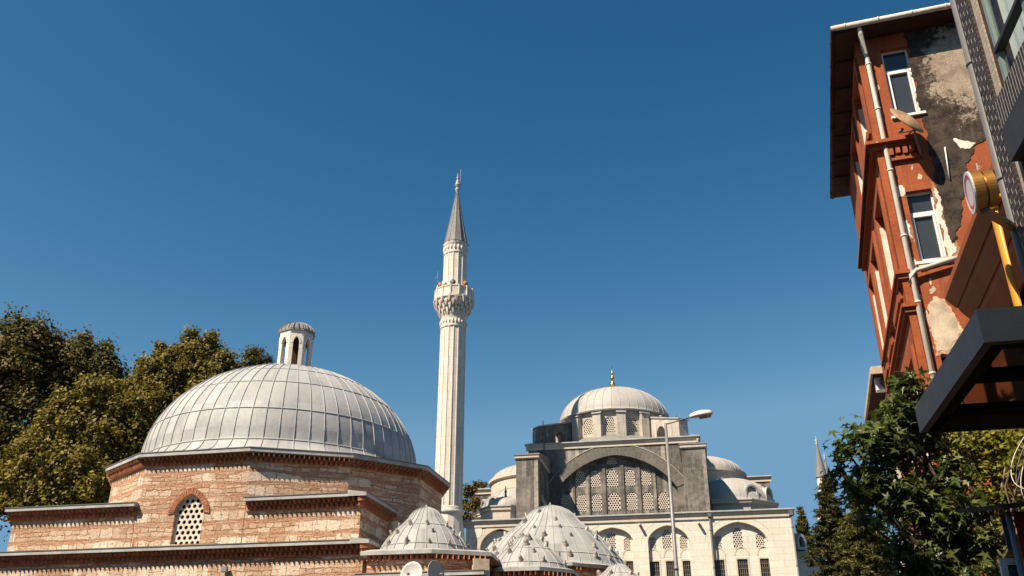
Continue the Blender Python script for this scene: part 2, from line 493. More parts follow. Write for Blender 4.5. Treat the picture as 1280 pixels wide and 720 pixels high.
MT['grey_arch'] = ashlar('grey_voussoirs', (0.155, 0.140, 0.125), (0.12, 0.108, 0.097), (0.30, 0.27, 0.23), 0.8, 0.8, 0.4, (0.30, 0.27, 0.23))
MT['drum_stone'] = ashlar('drum_stone', (0.52, 0.465, 0.40), (0.38, 0.34, 0.295), (0.22, 0.19, 0.16), 0.9, 1.1, 0.6, (0.16, 0.14, 0.125))
MT['marble'] = ashlar('minaret_stone', (0.78, 0.70, 0.61), (0.64, 0.56, 0.47), (0.45, 0.37, 0.29), 0.9, 0.85, 0.25, (0.42, 0.33, 0.25))
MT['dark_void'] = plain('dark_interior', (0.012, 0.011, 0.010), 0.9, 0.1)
MT['pane_dark'] = glass('dark_pane', (0.018, 0.018, 0.020), 0.15, 0.4)
MT['iron'] = plain('iron_bars', (0.16, 0.13, 0.10), 0.6, 0.4)
MT['gold'] = M('gilded_metal', 0.28, 0.5, 1.0).col((0.75, 0.46, 0.13)).m
MT['spire_lead'] = lead_dome('spire_lead', 12, 2.2, (0.17, 0.168, 0.165), (0.13, 0.13, 0.13))
MT['pole_grey'] = plain('galvanised_pole', (0.20, 0.195, 0.19), 0.5, 0.4, 0.3, 0.12)
MT['lamp_white'] = plain('lamp_housing', (0.62, 0.60, 0.56), 0.45, 0.4, 0.0, 0.08)
MT['lamp_lens'] = glass('lamp_lens', (0.16, 0.17, 0.18), 0.2, 0.5)
MT['red_plaster'] = red_plaster('red_plaster')
MT['bare_plaster'] = plain('bare_plaster', (0.50, 0.40, 0.29), 0.9, 0.15, var=0.3, sc=3)
MT['pale_plaster'] = plain('pale_plaster', (0.66, 0.57, 0.47), 0.9, 0.15, var=0.2, sc=3)
MT['soffit_brown'] = plain('dark_soffit_boards', (0.055, 0.028, 0.02), 0.8, 0.2, var=0.35, sc=3)
MT['gutter_cream'] = plain('cream_gutter', (0.58, 0.51, 0.42), 0.5, 0.35, var=0.15)
MT['pvc_white'] = plain('white_window_frame', (0.74, 0.72, 0.68), 0.4, 0.4, var=0.06)
MT['pane_sky'] = glass('window_pane', (0.03, 0.034, 0.038), 0.04, 0.5)
def raked_brick(name, up=False):
    """near-black bricks; level joints raked and darkened for their shade, the upright joints pale"""
    m = M(name, 0.65, 0.3)
    sep = m.n('SeparateXYZ', {0: m.tc('UV')}); u, v = sep.outputs[0], sep.outputs[1]
    fine = m.noise(m.tc('UV'), 25, 4, 0.6)
    if up: u, v = v, u
    row = m.math('FLOOR', m.math('DIVIDE', v, 0.075))
    fv = m.math('FRACT', m.math('DIVIDE', v, 0.075))
    fu = m.math('FRACT', m.math('ADD', m.math('DIVIDE', u, 0.23), m.math('MULTIPLY', m.math('MODULO', row, 2.0), 0.5)))
    cell = m.n('CombineXYZ', {0: row, 1: m.math('FLOOR', m.math('ADD', m.math('DIVIDE', u, 0.23), m.math('MULTIPLY', m.math('MODULO', row, 2.0), 0.5)))}).outputs[0]
    wh = m.n('TexWhiteNoise', {'Vector': cell}, noise_dimensions='3D').outputs['Value']
    c = m.mix(wh, (0.017, 0.013, 0.013), (0.042, 0.030, 0.028))
    bed = m.math('LESS_THAN', fv, 0.17); perp = m.math('LESS_THAN', fu, 0.065)  # level joints get a dark colour for the shade inside them
    c = m.mix(bed, c, (0.40, 0.36, 0.33) if up else (0.10, 0.085, 0.078))
    c = m.mix(m.math('MULTIPLY', perp, m.math('SUBTRACT', 1.0, bed)), c, (0.10, 0.085, 0.078) if up else (0.46, 0.42, 0.39))
    m.col(m.mix(0.4, c, m.mix(fine, (0.5, 0.5, 0.5), (1.4, 1.4, 1.4)), 'MULTIPLY'))
    m.bump(m.math('SUBTRACT', m.math('MULTIPLY', fine, 0.3), m.math('MAXIMUM', bed, perp)), 0.6, 0.008)
    return m.m
MT['dark_brick'] = raked_brick('dark_raked_brick')
MT['dark_brick_up'] = raked_brick('dark_soldier_course', True)
MT['pale_strip'] = bricks('pale_brick_strip', (0.40, 0.34, 0.28), (0.33, 0.27, 0.22), (0.22, 0.18, 0.15), 0.30, 0.075, 0.007)
MT['pipe_dark'] = plain('dark_grey_pipe', (0.12, 0.115, 0.11), 0.5, 0.4, var=0.1)
MT['pipe_yellow'] = plain('yellow_gas_pipe', (0.72, 0.30, 0.02), 0.4, 0.45, var=0.08)
MT['brown_metal'] = plain('brown_painted_metal', (0.27, 0.072, 0.014), 0.55, 0.25, var=0.2, sc=2)
MT['red_trim'] = plain('red_painted_trim', (0.46, 0.075, 0.028), 0.5, 0.4, var=0.1)
MT['awning_metal'] = plain('charcoal_metal', (0.25, 0.195, 0.162), 0.5, 0.35, 0.2, 0.12)
MT['frame_green'] = plain('green_grey_frame', (0.16, 0.21, 0.19), 0.4, 0.4)
MT['bark'] = plain('bark', (0.09, 0.065, 0.045), 0.95, 0.1, var=0.4, sc=5)
MT['bark_pale'] = plain('pale_bark', (0.24, 0.19, 0.14), 0.95, 0.1, var=0.4, sc=5)
MT['leaf_olive'] = foliage('olive_leaves', [(0.056, 0.053, 0.010), (0.12, 0.100, 0.016), (0.20, 0.152, 0.024), (0.30, 0.208, 0.033)], 0.22)
MT['leaf_dark'] = foliage('dark_olive_leaves', [(0.034, 0.036, 0.009), (0.085, 0.072, 0.014), (0.20, 0.138, 0.022)], 0.18)
MT['leaf_maple'] = foliage('deep_green_leaves', [(0.035, 0.055, 0.014), (0.065, 0.088, 0.020), (0.12, 0.135, 0.028)], 0.25, 0.42, 0.4)
MT['leaf_ivy'] = foliage('yellow_green_leaves', [(0.08, 0.09, 0.014), (0.18, 0.18, 0.024), (0.29, 0.25, 0.035)], 0.35)
MT['needle'] = foliage('conifer_needles', [(0.03, 0.034, 0.012), (0.06, 0.060, 0.017), (0.11, 0.095, 0.026)], 0.12)
MT['needle_light'] = foliage('light_conifer_needles', [(0.06, 0.062, 0.016), (0.11, 0.097, 0.022), (0.17, 0.14, 0.034)], 0.15)
MT['asphalt'] = plain('asphalt', (0.055, 0.053, 0.05), 0.9, 0.2, var=0.3)
MT['paving'] = plain('paving', (0.05, 0.05, 0.052), 0.9, 0.2, var=0.25)
# ------------------------------------------------------------------ setting
gb = MB(); gb.add([(-1500, -800, 0), (1500, -800, 0), (1500, 2500, 0), (-1500, 2500, 0)], [(0, 1, 2, 3)])
structure(gb.build('ground', MT['paving'], origin=(0, 0, 0)))
rb = MB(); rf = Fr((-1.8, 0), 78.3)
rb.add([rf.w(s, d, 0.004) for s, d in ((-60, -3.6), (150, -3.6), (150, 3.0), (-60, 3.0))], [(3, 2, 1, 0)])
structure(rb.build('road', MT['asphalt']))
kb = MB()
kb.box(rf, -60, 150, -3.9, -3.6, 0, 0.12); kb.box(rf, -60, 30, 3.0, 3.3, 0, 0.12)
structure(kb.build('kerb', MT['paving']))

# ------------------------------------------------------------------ shared builders
def cornice(parent, fr, s0, s1, dw, z, pr=0.35, rows=2, lead=True, dw_w=0.21, name='cornice'):
    """rows of projecting brick ends under a lead-covered ledge"""
    m = MB(); k = 0
    zz = z - 0.16
    for r in range(rows):
        p = pr * (1.03 - 0.36 * r)
        h = 0.15
        s = s0 + (0.5 * dw_w if r % 2 else 0)
        while s < s1 - dw_w * 0.6:        # bricks laid corner outwards, saw-tooth fashion
            j = random.uniform(-0.02, 0.02)
            lp_ = [(s + 0.012, dw + 0.02), (s + 0.012, dw - 0.03), (s + dw_w * 0.5 + j * 0.5, dw - p + j), (s + dw_w - 0.012, dw - 0.03), (s + dw_w - 0.012, dw + 0.02)]
            m.loft([[fr.w(q[0], q[1], z) for q in lp_] for z in (zz - h, zz - 0.008)], True, True, True); s += dw_w
            k += 1
        m.box(fr, s0, s1, dw - p * 0.40, dw + 0.02, zz - h - 0.03, zz - h)
        zz -= h + 0.038
    o = m.build(name, MT['brick_dentil'], parent)
    if lead:
        l = MB()
        l.sweep(fr, [(dw - pr, z - 0.15), (dw - pr, z - 0.015), (dw - pr + 0.06, z), (dw + 0.45, z + 0.10), (dw + 0.45, z - 0.15)], s0 - 0.03, s1 + 0.03)
        l.build('coping', MT['lead_edge'], parent)
        l = MB(); l.box(fr, s0 - 0.04, s1 + 0.04, dw - pr - 0.025, dw - pr + 0.05, z - 0.012, z + 0.022)  # dark strip standing for the shade line along the coping top
        l.build('shade_line', MT['pipe_dark'], parent)
    return o

def lathe_ribs(m, c, prof, n, w=0.03, h=0.05, a0=0.0, a1=2 * math.pi):
    for k in range(n):
        a = a0 + (a1 - a0) * k / n
        ca, sa = math.cos(a), math.sin(a)
        loops = []
        for i, (r, z) in enumerate(prof):
            p0 = prof[max(i - 1, 0)]; p1 = prof[min(i + 1, len(prof) - 1)]
            tr, tz = p1[0] - p0[0], p1[1] - p0[1]; L = math.hypot(tr, tz) + 1e-9
            nr, nz = tz / L, -tr / L
            ww = min(w, max(r, 0.01) * 0.3)
            b = (c[0] + (r - 0.01 * nr) * ca, c[1] + (r - 0.01 * nr) * sa, c[2] + z - 0.01 * nz)
            t = (c[0] + (r + h * nr) * ca, c[1] + (r + h * nr) * sa, c[2] + z + h * nz)
            loops.append([(b[0] - sa * ww, b[1] + ca * ww, b[2]), (t[0] - sa * ww * 0.6, t[1] + ca * ww * 0.6, t[2]),
                          (t[0] + sa * ww * 0.6, t[1] - ca * ww * 0.6, t[2]), (b[0] + sa * ww, b[1] - ca * ww, b[2])])
        m.loft(loops, closed=False)
def lathe_laps(m, c, prof, fracs, n=72, h=0.03, a0=0.0, a1=None):
    for fz in fracs:
        i = int(fz * (len(prof) - 2)); (r, z), (r2, z2) = prof[i], prof[i + 1]
        L = math.hypot(r2 - r, z2 - z) + 1e-9; nr, nz = (z2 - z) / L, -(r2 - r) / L
        k = 0.05 / L
        m.lathe(c, [(r, z), (r + nr * h, z + nz * h), (r + (r2 - r) * k + nr * h * 0.7, z + (z2 - z) * k + nz * h * 0.7), (r + (r2 - r) * k, z + (z2 - z) * k)], n, True, a0, a1)

def lattice(parent, fr, s0, s1, z0, zs, za, d, cell=0.2, hole=0.36, name='lattice_window', mat='plaster_lattice', th=0.06, point=0.10, seg=8):
    """plaster window grille with round holes in a honeycomb, dark pane behind"""
    outer = arch(s0, s1, z0, zs, za, 12, point)
    c = (s0 + s1) / 2; r = (s1 - s0) / 2
    rr = cell * hole
    def top(x):
        x = min(1.0, abs(x) / r)
        return zs + (za - zs) * ((1 - point) * max(0, 1 - x * x) ** 0.5 + point * (1 - x))
    m = MB(); row = 0; z = z0 + cell * 0.3
    n = int((s1 - s0) / cell / 2) + 2
    hexr = cell / math.sqrt(3)
    while z < za + cell * 0.5:
        for i in range(-n, n + 1):
            s = (i + (0.5 if row % 2 else 0)) * cell
            if abs(s) > r + cell * 0.45 or (z > zs and z > top(s) + cell * 0.45): continue
            cs = c + s
            hx = []
            for k in range(6):
                a = math.pi / 6 + k * math.pi / 3; b = a + math.pi / 3
                p0 = (cs + hexr * math.cos(a), z + hexr * math.sin(a)); p1 = (cs + hexr * math.cos(b), z + hexr * math.sin(b))
                hx += [p0, ((p0[0] + p1[0]) / 2, (p0[1] + p1[1]) / 2)]
            solid = abs(s) > r - cell * 0.22 or (z > zs and z > top(s) - cell * 0.22) or z < z0 + cell * 0.25
            if solid:
                m.add([fr.w(q[0], d, q[1]) for q in hx], [tuple(range(12))]); continue
            ci = [(cs + rr * math.cos(math.pi / 6 + k * math.pi / 6), z + rr * math.sin(math.pi / 6 + k * math.pi / 6)) for k in range(12)]
            v = [fr.w(q[0], d, q[1]) for q in hx] + [fr.w(q[0], d, q[1]) for q in ci] + [fr.w(q[0], d + th, q[1]) for q in ci]
            f = []
            for k in range(12):
                k2 = (k + 1) % 12
                f += [(k, k2, 12 + k2, 12 + k), (12 + k, 12 + k2, 24 + k2, 24 + k)]
            m.add(v, f)
        z += cell * 0.866; row += 1
    o = m.build(name, MT[mat], parent)
    p = MB(); p.add([fr.w(q[0], d + th + 0.05, q[1]) for q in outer], [tuple(range(len(outer)))])
    p.build('pane', MT['pane_dark'], o)
    return o

def centre_angle(c, p): return math.atan2(p[1] - c[1], p[0] - c[0])

BELL = [(1.0, 0.0), (0.98, 0.06), (0.935, 0.15), (0.87, 0.255), (0.785, 0.37), (0.685, 0.48), (0.585, 0.57), (0.495, 0.645), (0.43, 0.71), (0.375, 0.77), (0.33, 0.84), (0.26, 0.91), (0.16, 0.965), (0.05, 1.0), (0.0, 1.01)]
def small_dome(parent, c, rad, h, ribs, rings, bulb_r=0.12, mat='lead_small'):
    prof = [(r * rad, z * h) for r, z in BELL]
    prof.insert(0, (rad * 1.07, -0.06))
    m = MB(); m.lathe(c, prof, 64, True)
    lathe_ribs(m, c, prof[:-1], ribs, 0.014, 0.024)
    lathe_laps(m, c, prof, [0.28, 0.55], 64, 0.02)
    m.tube([(c[0], c[1], c[2] + h * 0.99), (c[0], c[1], c[2] + h * 1.05)], [0.06, 0.03], 8)
    o = m.build('small_dome', MT[mat], parent, origin=c)
    first = None
    for fr_, n, ph in rings:
        i = 0
        while BELL[i + 1][1] < fr_: i += 1
        t = (fr_ - BELL[i][1]) / (BELL[i + 1][1] - BELL[i][1])
        r = (BELL[i][0] + t * (BELL[i + 1][0] - BELL[i][0])) * rad; z = fr_ * h
        for k in range(n):
            if random.random() < 0.08: continue
            a = 2 * math.pi * (k + ph) / n + random.uniform(-0.10, 0.10)
            pos = Vector((c[0] + r * math.cos(a), c[1] + r * math.sin(a), c[2] + z))
            if first is None:
                b = MB()
                b.lathe(pos, [(bulb_r * 1.25, -0.08), (bulb_r * 1.25, 0.03), (bulb_r * 1.05, 0.05), (bulb_r, 0.09), (bulb_r * 0.75, 0.16), (bulb_r * 0.3, 0.2), (0, 0.205)], 10, True)
                first = b.build('skylight_bulb', MT['bulb_glass'], o, origin=pos); fpos = pos
                first.rotation_euler = (0, 0, 0)
                base = first
            else:
                base = first.copy(); col.objects.link(base); base.parent = o
                base.location = pos - Vector(c)
            k_ = random.uniform(0.7, 1.2); base.scale = (k_, k_ * random.uniform(0.85, 1.15), k_)
            base.rotation_euler = (random.uniform(-0.25, 0.25), 0.35 + random.uniform(-0.2, 0.2), a)
    return o
MT['bulb_glass'] = plain('clouded_glass_and_lead', (0.24, 0.21, 0.18), 0.3, 0.5, var=0.6, sc=2.0)

# ------------------------------------------------------------------ bathhouse
bath = thing('bathhouse', 'brick and stone bathhouse with a wide grey lead dome and white lantern', 'bathhouse', (-11.6, 45, 0))
H = Fr((-11.05, 37.45), -11.7)
DC = (-11.55, 45.1)
poly = [(-18.61, 41.09), (-16.10, 38.50), (-11.05, 37.45), (-6.85, 38.55), (-3.86, 40.79), (-3.07, 44.35)]
for a in (25, 55, 85, 115, 145, 178): poly.append((DC[0] + 8.3 * math.cos(R(a)), DC[1] + 8.3 * math.sin(R(a))))
ZE, ZM, ZL = 11.6, 9.5, 7.6
def inset(ps, d, c=DC):
    out = []
    for x, y in ps:
        l = math.hypot(x - c[0], y - c[1]); k = (l - d) / l
        out.append((c[0] + (x - c[0]) * k, c[1] + (y - c[1]) * k))
    return out
wp = inset(poly, 0.36)
# drum: every face one panel, the one with the window pierced
dm = MB()
fBC = Fr.ab(wp[1], wp[2])
for i in range(len(wp)):
    a, b = wp[i], wp[(i + 1) % len(wp)]
    fr = Fr.ab(a, b); L = math.hypot(b[0] - a[0], b[1] - a[1])
    out = [(0, 0), (L, 0), (L, ZE - 0.05), (0, ZE - 0.05)]
    holes = []
    if i == 1:
        ws0 = fBC.px(216.5, 655)[0]; ws1 = fBC.px(252.5, 652)[0]
        wz0 = fBC.px(233, 680)[1]; wza = fBC.px(236, 618.5)[1]; wzs = fBC.px(236, 641)[1]
        holes = [arch(ws0, ws1, wz0, wzs, wza, 16, 0.25)]
    dm.wall(fr, out, holes, 0, 0.45, back=False, edges=False)
dm.build('drum_wall', MT['masonry'], bath)
lt = lattice(bath, fBC, ws0 - 0.02, ws1 + 0.02, wz0 - 0.02, wzs, wza + 0.02, 0.15, (ws1 - ws0) / 5.2, 0.345, point=0.25, seg=14)
am = MB()
ai = arc(ws0 - 0.02, ws1 + 0.02, wzs, wza + 0.02, 34, 0.25); ao = arc(ws0 - 0.30, ws1 + 0.30, wzs - 0.05, wza + 0.30, 34, 0.25)
for k in range(34):
    j = 0.012 * (k % 2)
    g = 0.12
    L0 = [(ai[k][0] * (1 - t) + ai[k + 1][0] * t, ai[k][1] * (1 - t) + ai[k + 1][1] * t) for t in (g, 1 - g)]
    L1 = [(ao[k][0] * (1 - t) + ao[k + 1][0] * t, ao[k][1] * (1 - t) + ao[k + 1][1] * t) for t in (g, 1 - g)]
    am.ring(fBC, L0, L1, -0.045 - j, 0.05)
am.build('brick_arch', MT['brick_dentil'], bath)
# drum eaves
em = MB()
e0, e1, e2 = inset(poly, -0.02), inset(poly, 0.02), inset(poly, 0.75)
em.loft([[(x, y, ZE - 0.16) for x, y in inset(poly, 0.4)], [(x, y, ZE - 0.16) for x, y in e0], [(x, y, ZE - 0.01) for x, y in e0], [(x, y, ZE + 0.01) for x, y in e1], [(x, y, ZE + 0.10) for x, y in e2]])
em.build('coping', MT['lead_edge'], bath)
em = MB(); em.loft([[(x, y, z) for x, y in inset(poly, d)] for d, z in ((0.06, ZE - 0.008), (-0.045, ZE - 0.008), (-0.045, ZE + 0.03), (0.06, ZE + 0.03))]); em.build('shade_line', MT['pipe_dark'], bath)  # same strip of painted shade round the drum eaves
for i in (0, 1, 2, 3, 4, 11):
    a, b = wp[i], wp[(i + 1) % len(wp)]
    L = math.hypot(b[0] - a[0], b[1] - a[1])
    cornice(bath, Fr.ab(a, b), 0.0, L, 0.0, ZE, 0.34, 2, lead=False)
# main dome
RD, HD = 7.0, 5.75
prof = [(7.44, 0.0), (7.30, 0.06), (7.06, 0.2), (6.86, 0.42), (6.74, 0.62)]
for i in range(0, 25):
    t = i / 24 * math.pi / 2
    prof.append((6.70 * math.cos(t) if i < 24 else 0.0, 0.76 + 5.22 * math.sin(t)))
dmb = MB(); c0 = (DC[0], DC[1], ZE)
dmb.lathe(c0, prof, 128, True)
lathe_ribs(dmb, c0, prof[:-2], 64, 0.015, 0.032, R(2))
lathe_laps(dmb, c0, prof, [0.17, 0.34, 0.50, 0.66, 0.82], 138, 0.03)
dmb.build('main_dome', MT['lead_hamam'], bath, origin=c0)
# lantern on the dome
lc = (DC[0] - 0.0, DC[1]); LZ0, LZ1 = 17.3, 19.78
lp = [(lc[0] + 0.93 * math.cos(R(a)), lc[1] + 0.93 * math.sin(R(a))) for a in range(-8, 352, 45)]
lm = MB(); lo = MB()
for i in range(8):
    a, b = lp[i], lp[(i + 1) % 8]
    fr = Fr.ab(a, b); L = math.hypot(b[0] - a[0], b[1] - a[1])
    lm.wall(fr, [(0, LZ0), (L, LZ0), (L, LZ1), (0, LZ1)], [arch(L * 0.28, L * 0.72, LZ0 + 0.42, LZ1 - 0.75, LZ1 - 0.38, 12, 0.2)], 0, 0.16)
    lm.ring(fr, arc(L * 0.28, L * 0.72, LZ1 - 0.75, LZ1 - 0.38, 12, 0.2), arc(L * 0.17, L * 0.83, LZ1 - 0.75, LZ1 - 0.24, 12, 0.2), -0.025, 0.0)
lm.prism([(lc[0] + 1.02 * math.cos(R(a)), lc[1] + 1.02 * math.sin(R(a))) for a in range(-8, 352, 45)], LZ0 - 0.3, LZ0 + 0.14)
ln = lm.build('lantern', MT['marble'], bath)
cm = MB()
cp = [(1.0, 0.0), (1.0, 0.07), (0.93, 0.20), (0.80, 0.38), (0.58, 0.52), (0.30, 0.61), (0.0, 0.64)]
cm.lathe((lc[0], lc[1], LZ1), cp, 8, False, R(-8))
lathe_ribs(cm, (lc[0], lc[1], LZ1), cp[1:-1], 24, 0.02, 0.025)
cm.prism([(lc[0] + 1.0 * math.cos(R(a)), lc[1] + 1.0 * math.sin(R(a))) for a in range(-8, 352, 45)], LZ1 - 0.05, LZ1)
cm.build('lantern_cap', MT['lead_roof'], ln)
ic = MB(); ic.prism([(lc[0] + 0.42 * math.cos(R(a)), lc[1] + 0.42 * math.sin(R(a))) for a in range(-8, 352, 45)], LZ0, LZ1 - 0.2)  # dark core added in place of the lantern's shaded inside
ic.build('shade_core', MT['soffit_brown'], ln)
# corner blocks left and right of the window
sB, sC = -5.16, 0.0
for s0, s1, dep, nm in ((-11.0, sB + 0.05, 13.0, 'left'), (sC - 0.05, 4.98, 7.0, 'right')):
    b = MB()
    b.wall(H, [(s0, 0), (s1, 0), (s1, ZM - 0.1), (s0, ZM - 0.1)], (), 0.372, dep, back=True, edges=True)
    b.build('corner_wall', MT['masonry'], bath)
    r = MB(); r.box(H, s0 - 0.0, s1, 0.3, dep, ZM - 0.02, ZM + 0.08)
    r.build('corner_roof', MT['lead_roof'], bath)
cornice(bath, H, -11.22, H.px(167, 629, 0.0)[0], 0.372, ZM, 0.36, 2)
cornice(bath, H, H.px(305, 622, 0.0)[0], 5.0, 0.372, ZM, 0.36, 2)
rs = Fr(H.w(4.98, 0.37, 0)[:2], -11.7 + 90)
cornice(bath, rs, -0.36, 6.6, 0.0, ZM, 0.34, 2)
# lower body in front and its long cornice
b = MB(); b.wall(H, [(-24, 0), (5.28, 0), (5.28, ZL - 0.1), (-24, ZL - 0.1)], (), 0.2, 0.36, True, True)
b.build('lower_wall', MT['masonry_low'], bath)
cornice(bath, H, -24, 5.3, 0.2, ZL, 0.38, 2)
b = MB(); b.box(H, 4.99, 5.28, 0.361, 4.6, 0, ZL - 0.1)
b.build('side_wall', MT['masonry_low'], bath)
rs2 = Fr(H.w(5.285, 0.2, 0)[:2], -11.7 + 90)
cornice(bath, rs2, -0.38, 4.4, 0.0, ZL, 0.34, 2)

# annexes carrying the small domes
def annex(pts, z, wallmat, rows=1, pr=0.3, edges=None, c=None):
    c = c or (sum(p[0] for p in pts) / len(pts), sum(p[1] for p in pts) / len(pts))
    w = inset(pts, pr, c)
    m = MB(); m.prism(w, 0, z - 0.1); m.build('annex_wall', MT[wallmat], bath)
    e = MB()
    e.loft([[(x, y, z - 0.15) for x, y in inset(pts, pr + 0.1, c)], [(x, y, z - 0.15) for x, y in pts], [(x, y, z - 0.01) for x, y in pts], [(x, y, z + 0.10) for x, y in inset(pts, 0.45, c)]], cap1=True)
    e.build('coping', MT['lead_edge'], bath)
    n = len(pts)
    for i in range(n):
        if edges and i not in edges: continue
        a, b = w[i], w[(i + 1) % n]; L = math.hypot(b[0] - a[0], b[1] - a[1])
        cornice(bath, Fr.ab(a, b), 0, L, 0.0, z, pr, rows, lead=False)
def zat(px, py, Y): return atY(px, py, Y).z
z1 = 7.0
annex([(-5.75, 35.3), (-3.0, 34.7), (-0.78, 35.45), (-0.35, 38.2), (-2.0, 39.9), (-5.3, 39.4)], z1, 'masonry', 1, 0.3, (0, 1, 2))
c1 = (atY(531, 686, 37.0).x, 37.0, z1 + 0.02)
small_dome(bath, c1, 1.86, zat(531, 635, 37.0) - z1, 26, [(0.17, 12, 0.2), (0.40, 12, 0.7), (0.57, 9, 0.1)], 0.065)
# porch with a lower ledge in front, and a pale chimney block
pf = H
zp = 6.15
pA = atZ(446, 717.5, zp); pB = atZ(604, 712.5, zp)
pfr = Fr.ab((pA.x, pA.y), (pB.x, pB.y)); pL = (pB - pA).length
m = MB(); m.box(pfr, 0.2, pL - 0.25, 0.3, 3.2, 0, zp - 0.1); m.build('porch_wall', MT['masonry'], bath)
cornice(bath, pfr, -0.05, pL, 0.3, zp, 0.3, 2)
m = MB(); q = Fr.ab((-1.45, 35.15), (-0.7, 35.38)); m.box(q, 0.0, 0.62, -0.02, 0.5, 5.6, 6.72); m.build('plastered_block', MT['bare_plaster'], bath)
# large bulbous dome
z2 = 7.5
c2x = atY(689, 700, 45.5).x
ring8 = lambda c, r, a0: [(c[0] + r * math.cos(R(a)), c[1] + r * math.sin(R(a))) for a in range(a0, a0 + 360, 45)]
annex(ring8((c2x, 45.5), 4.05, 11), z2, 'masonry', 1, 0.35)
small_dome(bath, (c2x, 45.5, z2 + 0.02), 3.72, zat(689, 633, 45.5) - z2, 40, [(0.12, 18, 0.0), (0.27, 16, 0.5), (0.42, 14, 0.2), (0.56, 11, 0.6), (0.70, 7, 0.3), (0.85, 6, 0)], 0.095)
# smaller dome before it
c3y = 38.2
z3 = zat(660, 710, 36.6)
c3x = atY(660, 708, c3y).x
annex(ring8((c3x, c3y), 2.15, -34), z3, 'masonry', 1, 0.3)
small_dome(bath, (c3x, c3y, z3 + 0.02), 1.72, zat(657, 670, c3y) - z3, 24, [(0.20, 9, 0.35), (0.45, 8, 0.1), (0.68, 6, 0.5), (0.86, 4, 0)], 0.085)
c4 = atY(772, 704, 41.0)
annex(ring8((c4.x, 41.0), 1.7, 11), c4.z - 1.15, 'masonry', 1, 0.25)
small_dome(bath, (c4.x, 41.0, c4.z - 1.13), 1.35, 1.1, 20, [(0.25, 8, 0.35), (0.55, 6, 0.1)], 0.1)

# dishes in front of the porch, a small floodlight on the lower wall
def dish(c, rad, az, el, label, group, mat='dish_grey', mast=None):
    root = thing('satellite_dish', label, 'satellite dish', c, group)
    d = Vector((math.sin(az) * math.cos(el), math.cos(az) * math.cos(el), math.sin(el)))
    rot = d.to_track_quat('Z', 'Y').to_matrix()
    m = MB()
    prof = [(0.0, 0.0), (rad * 0.3, rad * 0.02), (rad * 0.6, rad * 0.09), (rad * 0.85, rad * 0.18), (rad, rad * 0.25)]
    loops = []
    for off in (0.0, -0.02):
        seq = prof if off == 0 else prof[::-1]
        for r, z in seq: loops.append([Vector(c) + rot @ Vector((r * math.cos(2 * math.pi * k / 28), r * 1.08 * math.sin(2 * math.pi * k / 28), z + off)) for k in range(28)])
    m.loft(loops, smooth=True)
    m.build('reflector', MT[mat], root)
    a = MB()
    e = Vector(c) + rot @ Vector((0, -rad * 0.15, rad * 0.95))
    a.tube([Vector(c) + rot @ Vector((0, -rad * 1.0, rad * 0.22)), e], 0.014, 6)
    a.tube([e - d * 0.02, e - d * 0.14], [0.05, 0.035], 8)
    a.build('feed_arm', MT['pole_grey'], root)
    if mast:
        p = MB(); p.tube(mast, 0.025, 8); p.build('mast', MT['pole_grey'], root)
    return root
MT['dish_grey'] = plain('dish_enamel', (0.50, 0.47, 0.43), 0.5, 0.4, var=0.12)
MT['dish_rust'] = plain('rusty_dish', (0.40, 0.25, 0.14), 0.6, 0.3, var=0.6, sc=2.5)
dc = atY(515.5, 719, 33.0); dish(dc, 0.42, R(200), R(12), 'round pale satellite dish facing us before the bathhouse porch', 'dishes before the porch', mast=[dc + Vector((0.0, 0.15, -0.1)), (dc.x, dc.y + 0.2, 0)])
dc = atY(542.5, 718, 33.2); dish(dc, 0.43, R(128), R(8), 'satellite dish turned edgewise to the right before the bathhouse porch', 'dishes before the porch', mast=[dc + Vector((-0.12, 0.0, -0.1)), (dc.x - 0.15, dc.y, 0)])
fp = H.px(280, 712, 0.0)
fl = thing('floodlight', 'small dark floodlight on the bathhouse wall under the long cornice', 'floodlight', H.w(fp[0], 0.1, fp[1]))
m = MB(); m.box(H, fp[0] - 0.13, fp[0] + 0.13, -0.02, 0.10, fp[1] - 0.10, fp[1] + 0.12); m.build('housing', MT['awning_metal'], fl)
m = MB(); m.box(H, fp[0] - 0.10, fp[0] + 0.10, -0.035, -0.021, fp[1] - 0.07, fp[1] + 0.09); m.build('lens', MT['lamp_lens'], fl)
m = MB(); m.box(H, fp[0] - 0.03, fp[0] + 0.03, 0.101, 0.19, fp[1] - 0.05, fp[1] + 0.04); m.build('bracket', MT['iron'], fl)
# ------------------------------------------------------------------ mosque
mosq = thing('mosque', 'domed stone mosque with a grey arched gable and cream lower walls behind the bathhouse', 'mosque', (8, 88, 0))
Q = Fr((-3.53, 80.94), -11.5)
ZC = 16.6                         # top of the lower wall
SL, SR = Q.px(583, 651, 0)[0], Q.px(988, 636, 0)[0]
TY = 7.5                          # depth of the gable wall behind the facade

def ledge(parent, fr, s0, s1, dw, z, pr=0.3, h=0.55, mat='mosque_trim', roof='lead_edge', name='cornice'):
    m = MB()
    m.sweep(fr, [(dw + 0.02, z - h), (dw - pr * 0.35, z - h), (dw - pr * 0.35, z - h * 0.62), (dw - pr * 0.75, z - h * 0.40), (dw - pr * 0.75, z - 0.11), (dw + 0.02, z - 0.11)], s0 - pr * 0.7, s1 + pr * 0.7)
    o = m.build(name, MT[mat], parent)
    m = MB()
    m.sweep(fr, [(dw - pr * 1.05, z - 0.108), (dw - pr * 1.05, z - 0.01), (dw - pr * 0.8, z + 0.02), (dw + 0.5, z + 0.10), (dw + 0.5, z - 0.108)], s0 - pr * 1.0, s1 + pr * 1.0)
    m.build('coping', MT[roof], parent)
    return o

MT['old_lead'] = plain('old_dark_lead', (0.085, 0.083, 0.08), 0.7, 0.3, var=0.3)
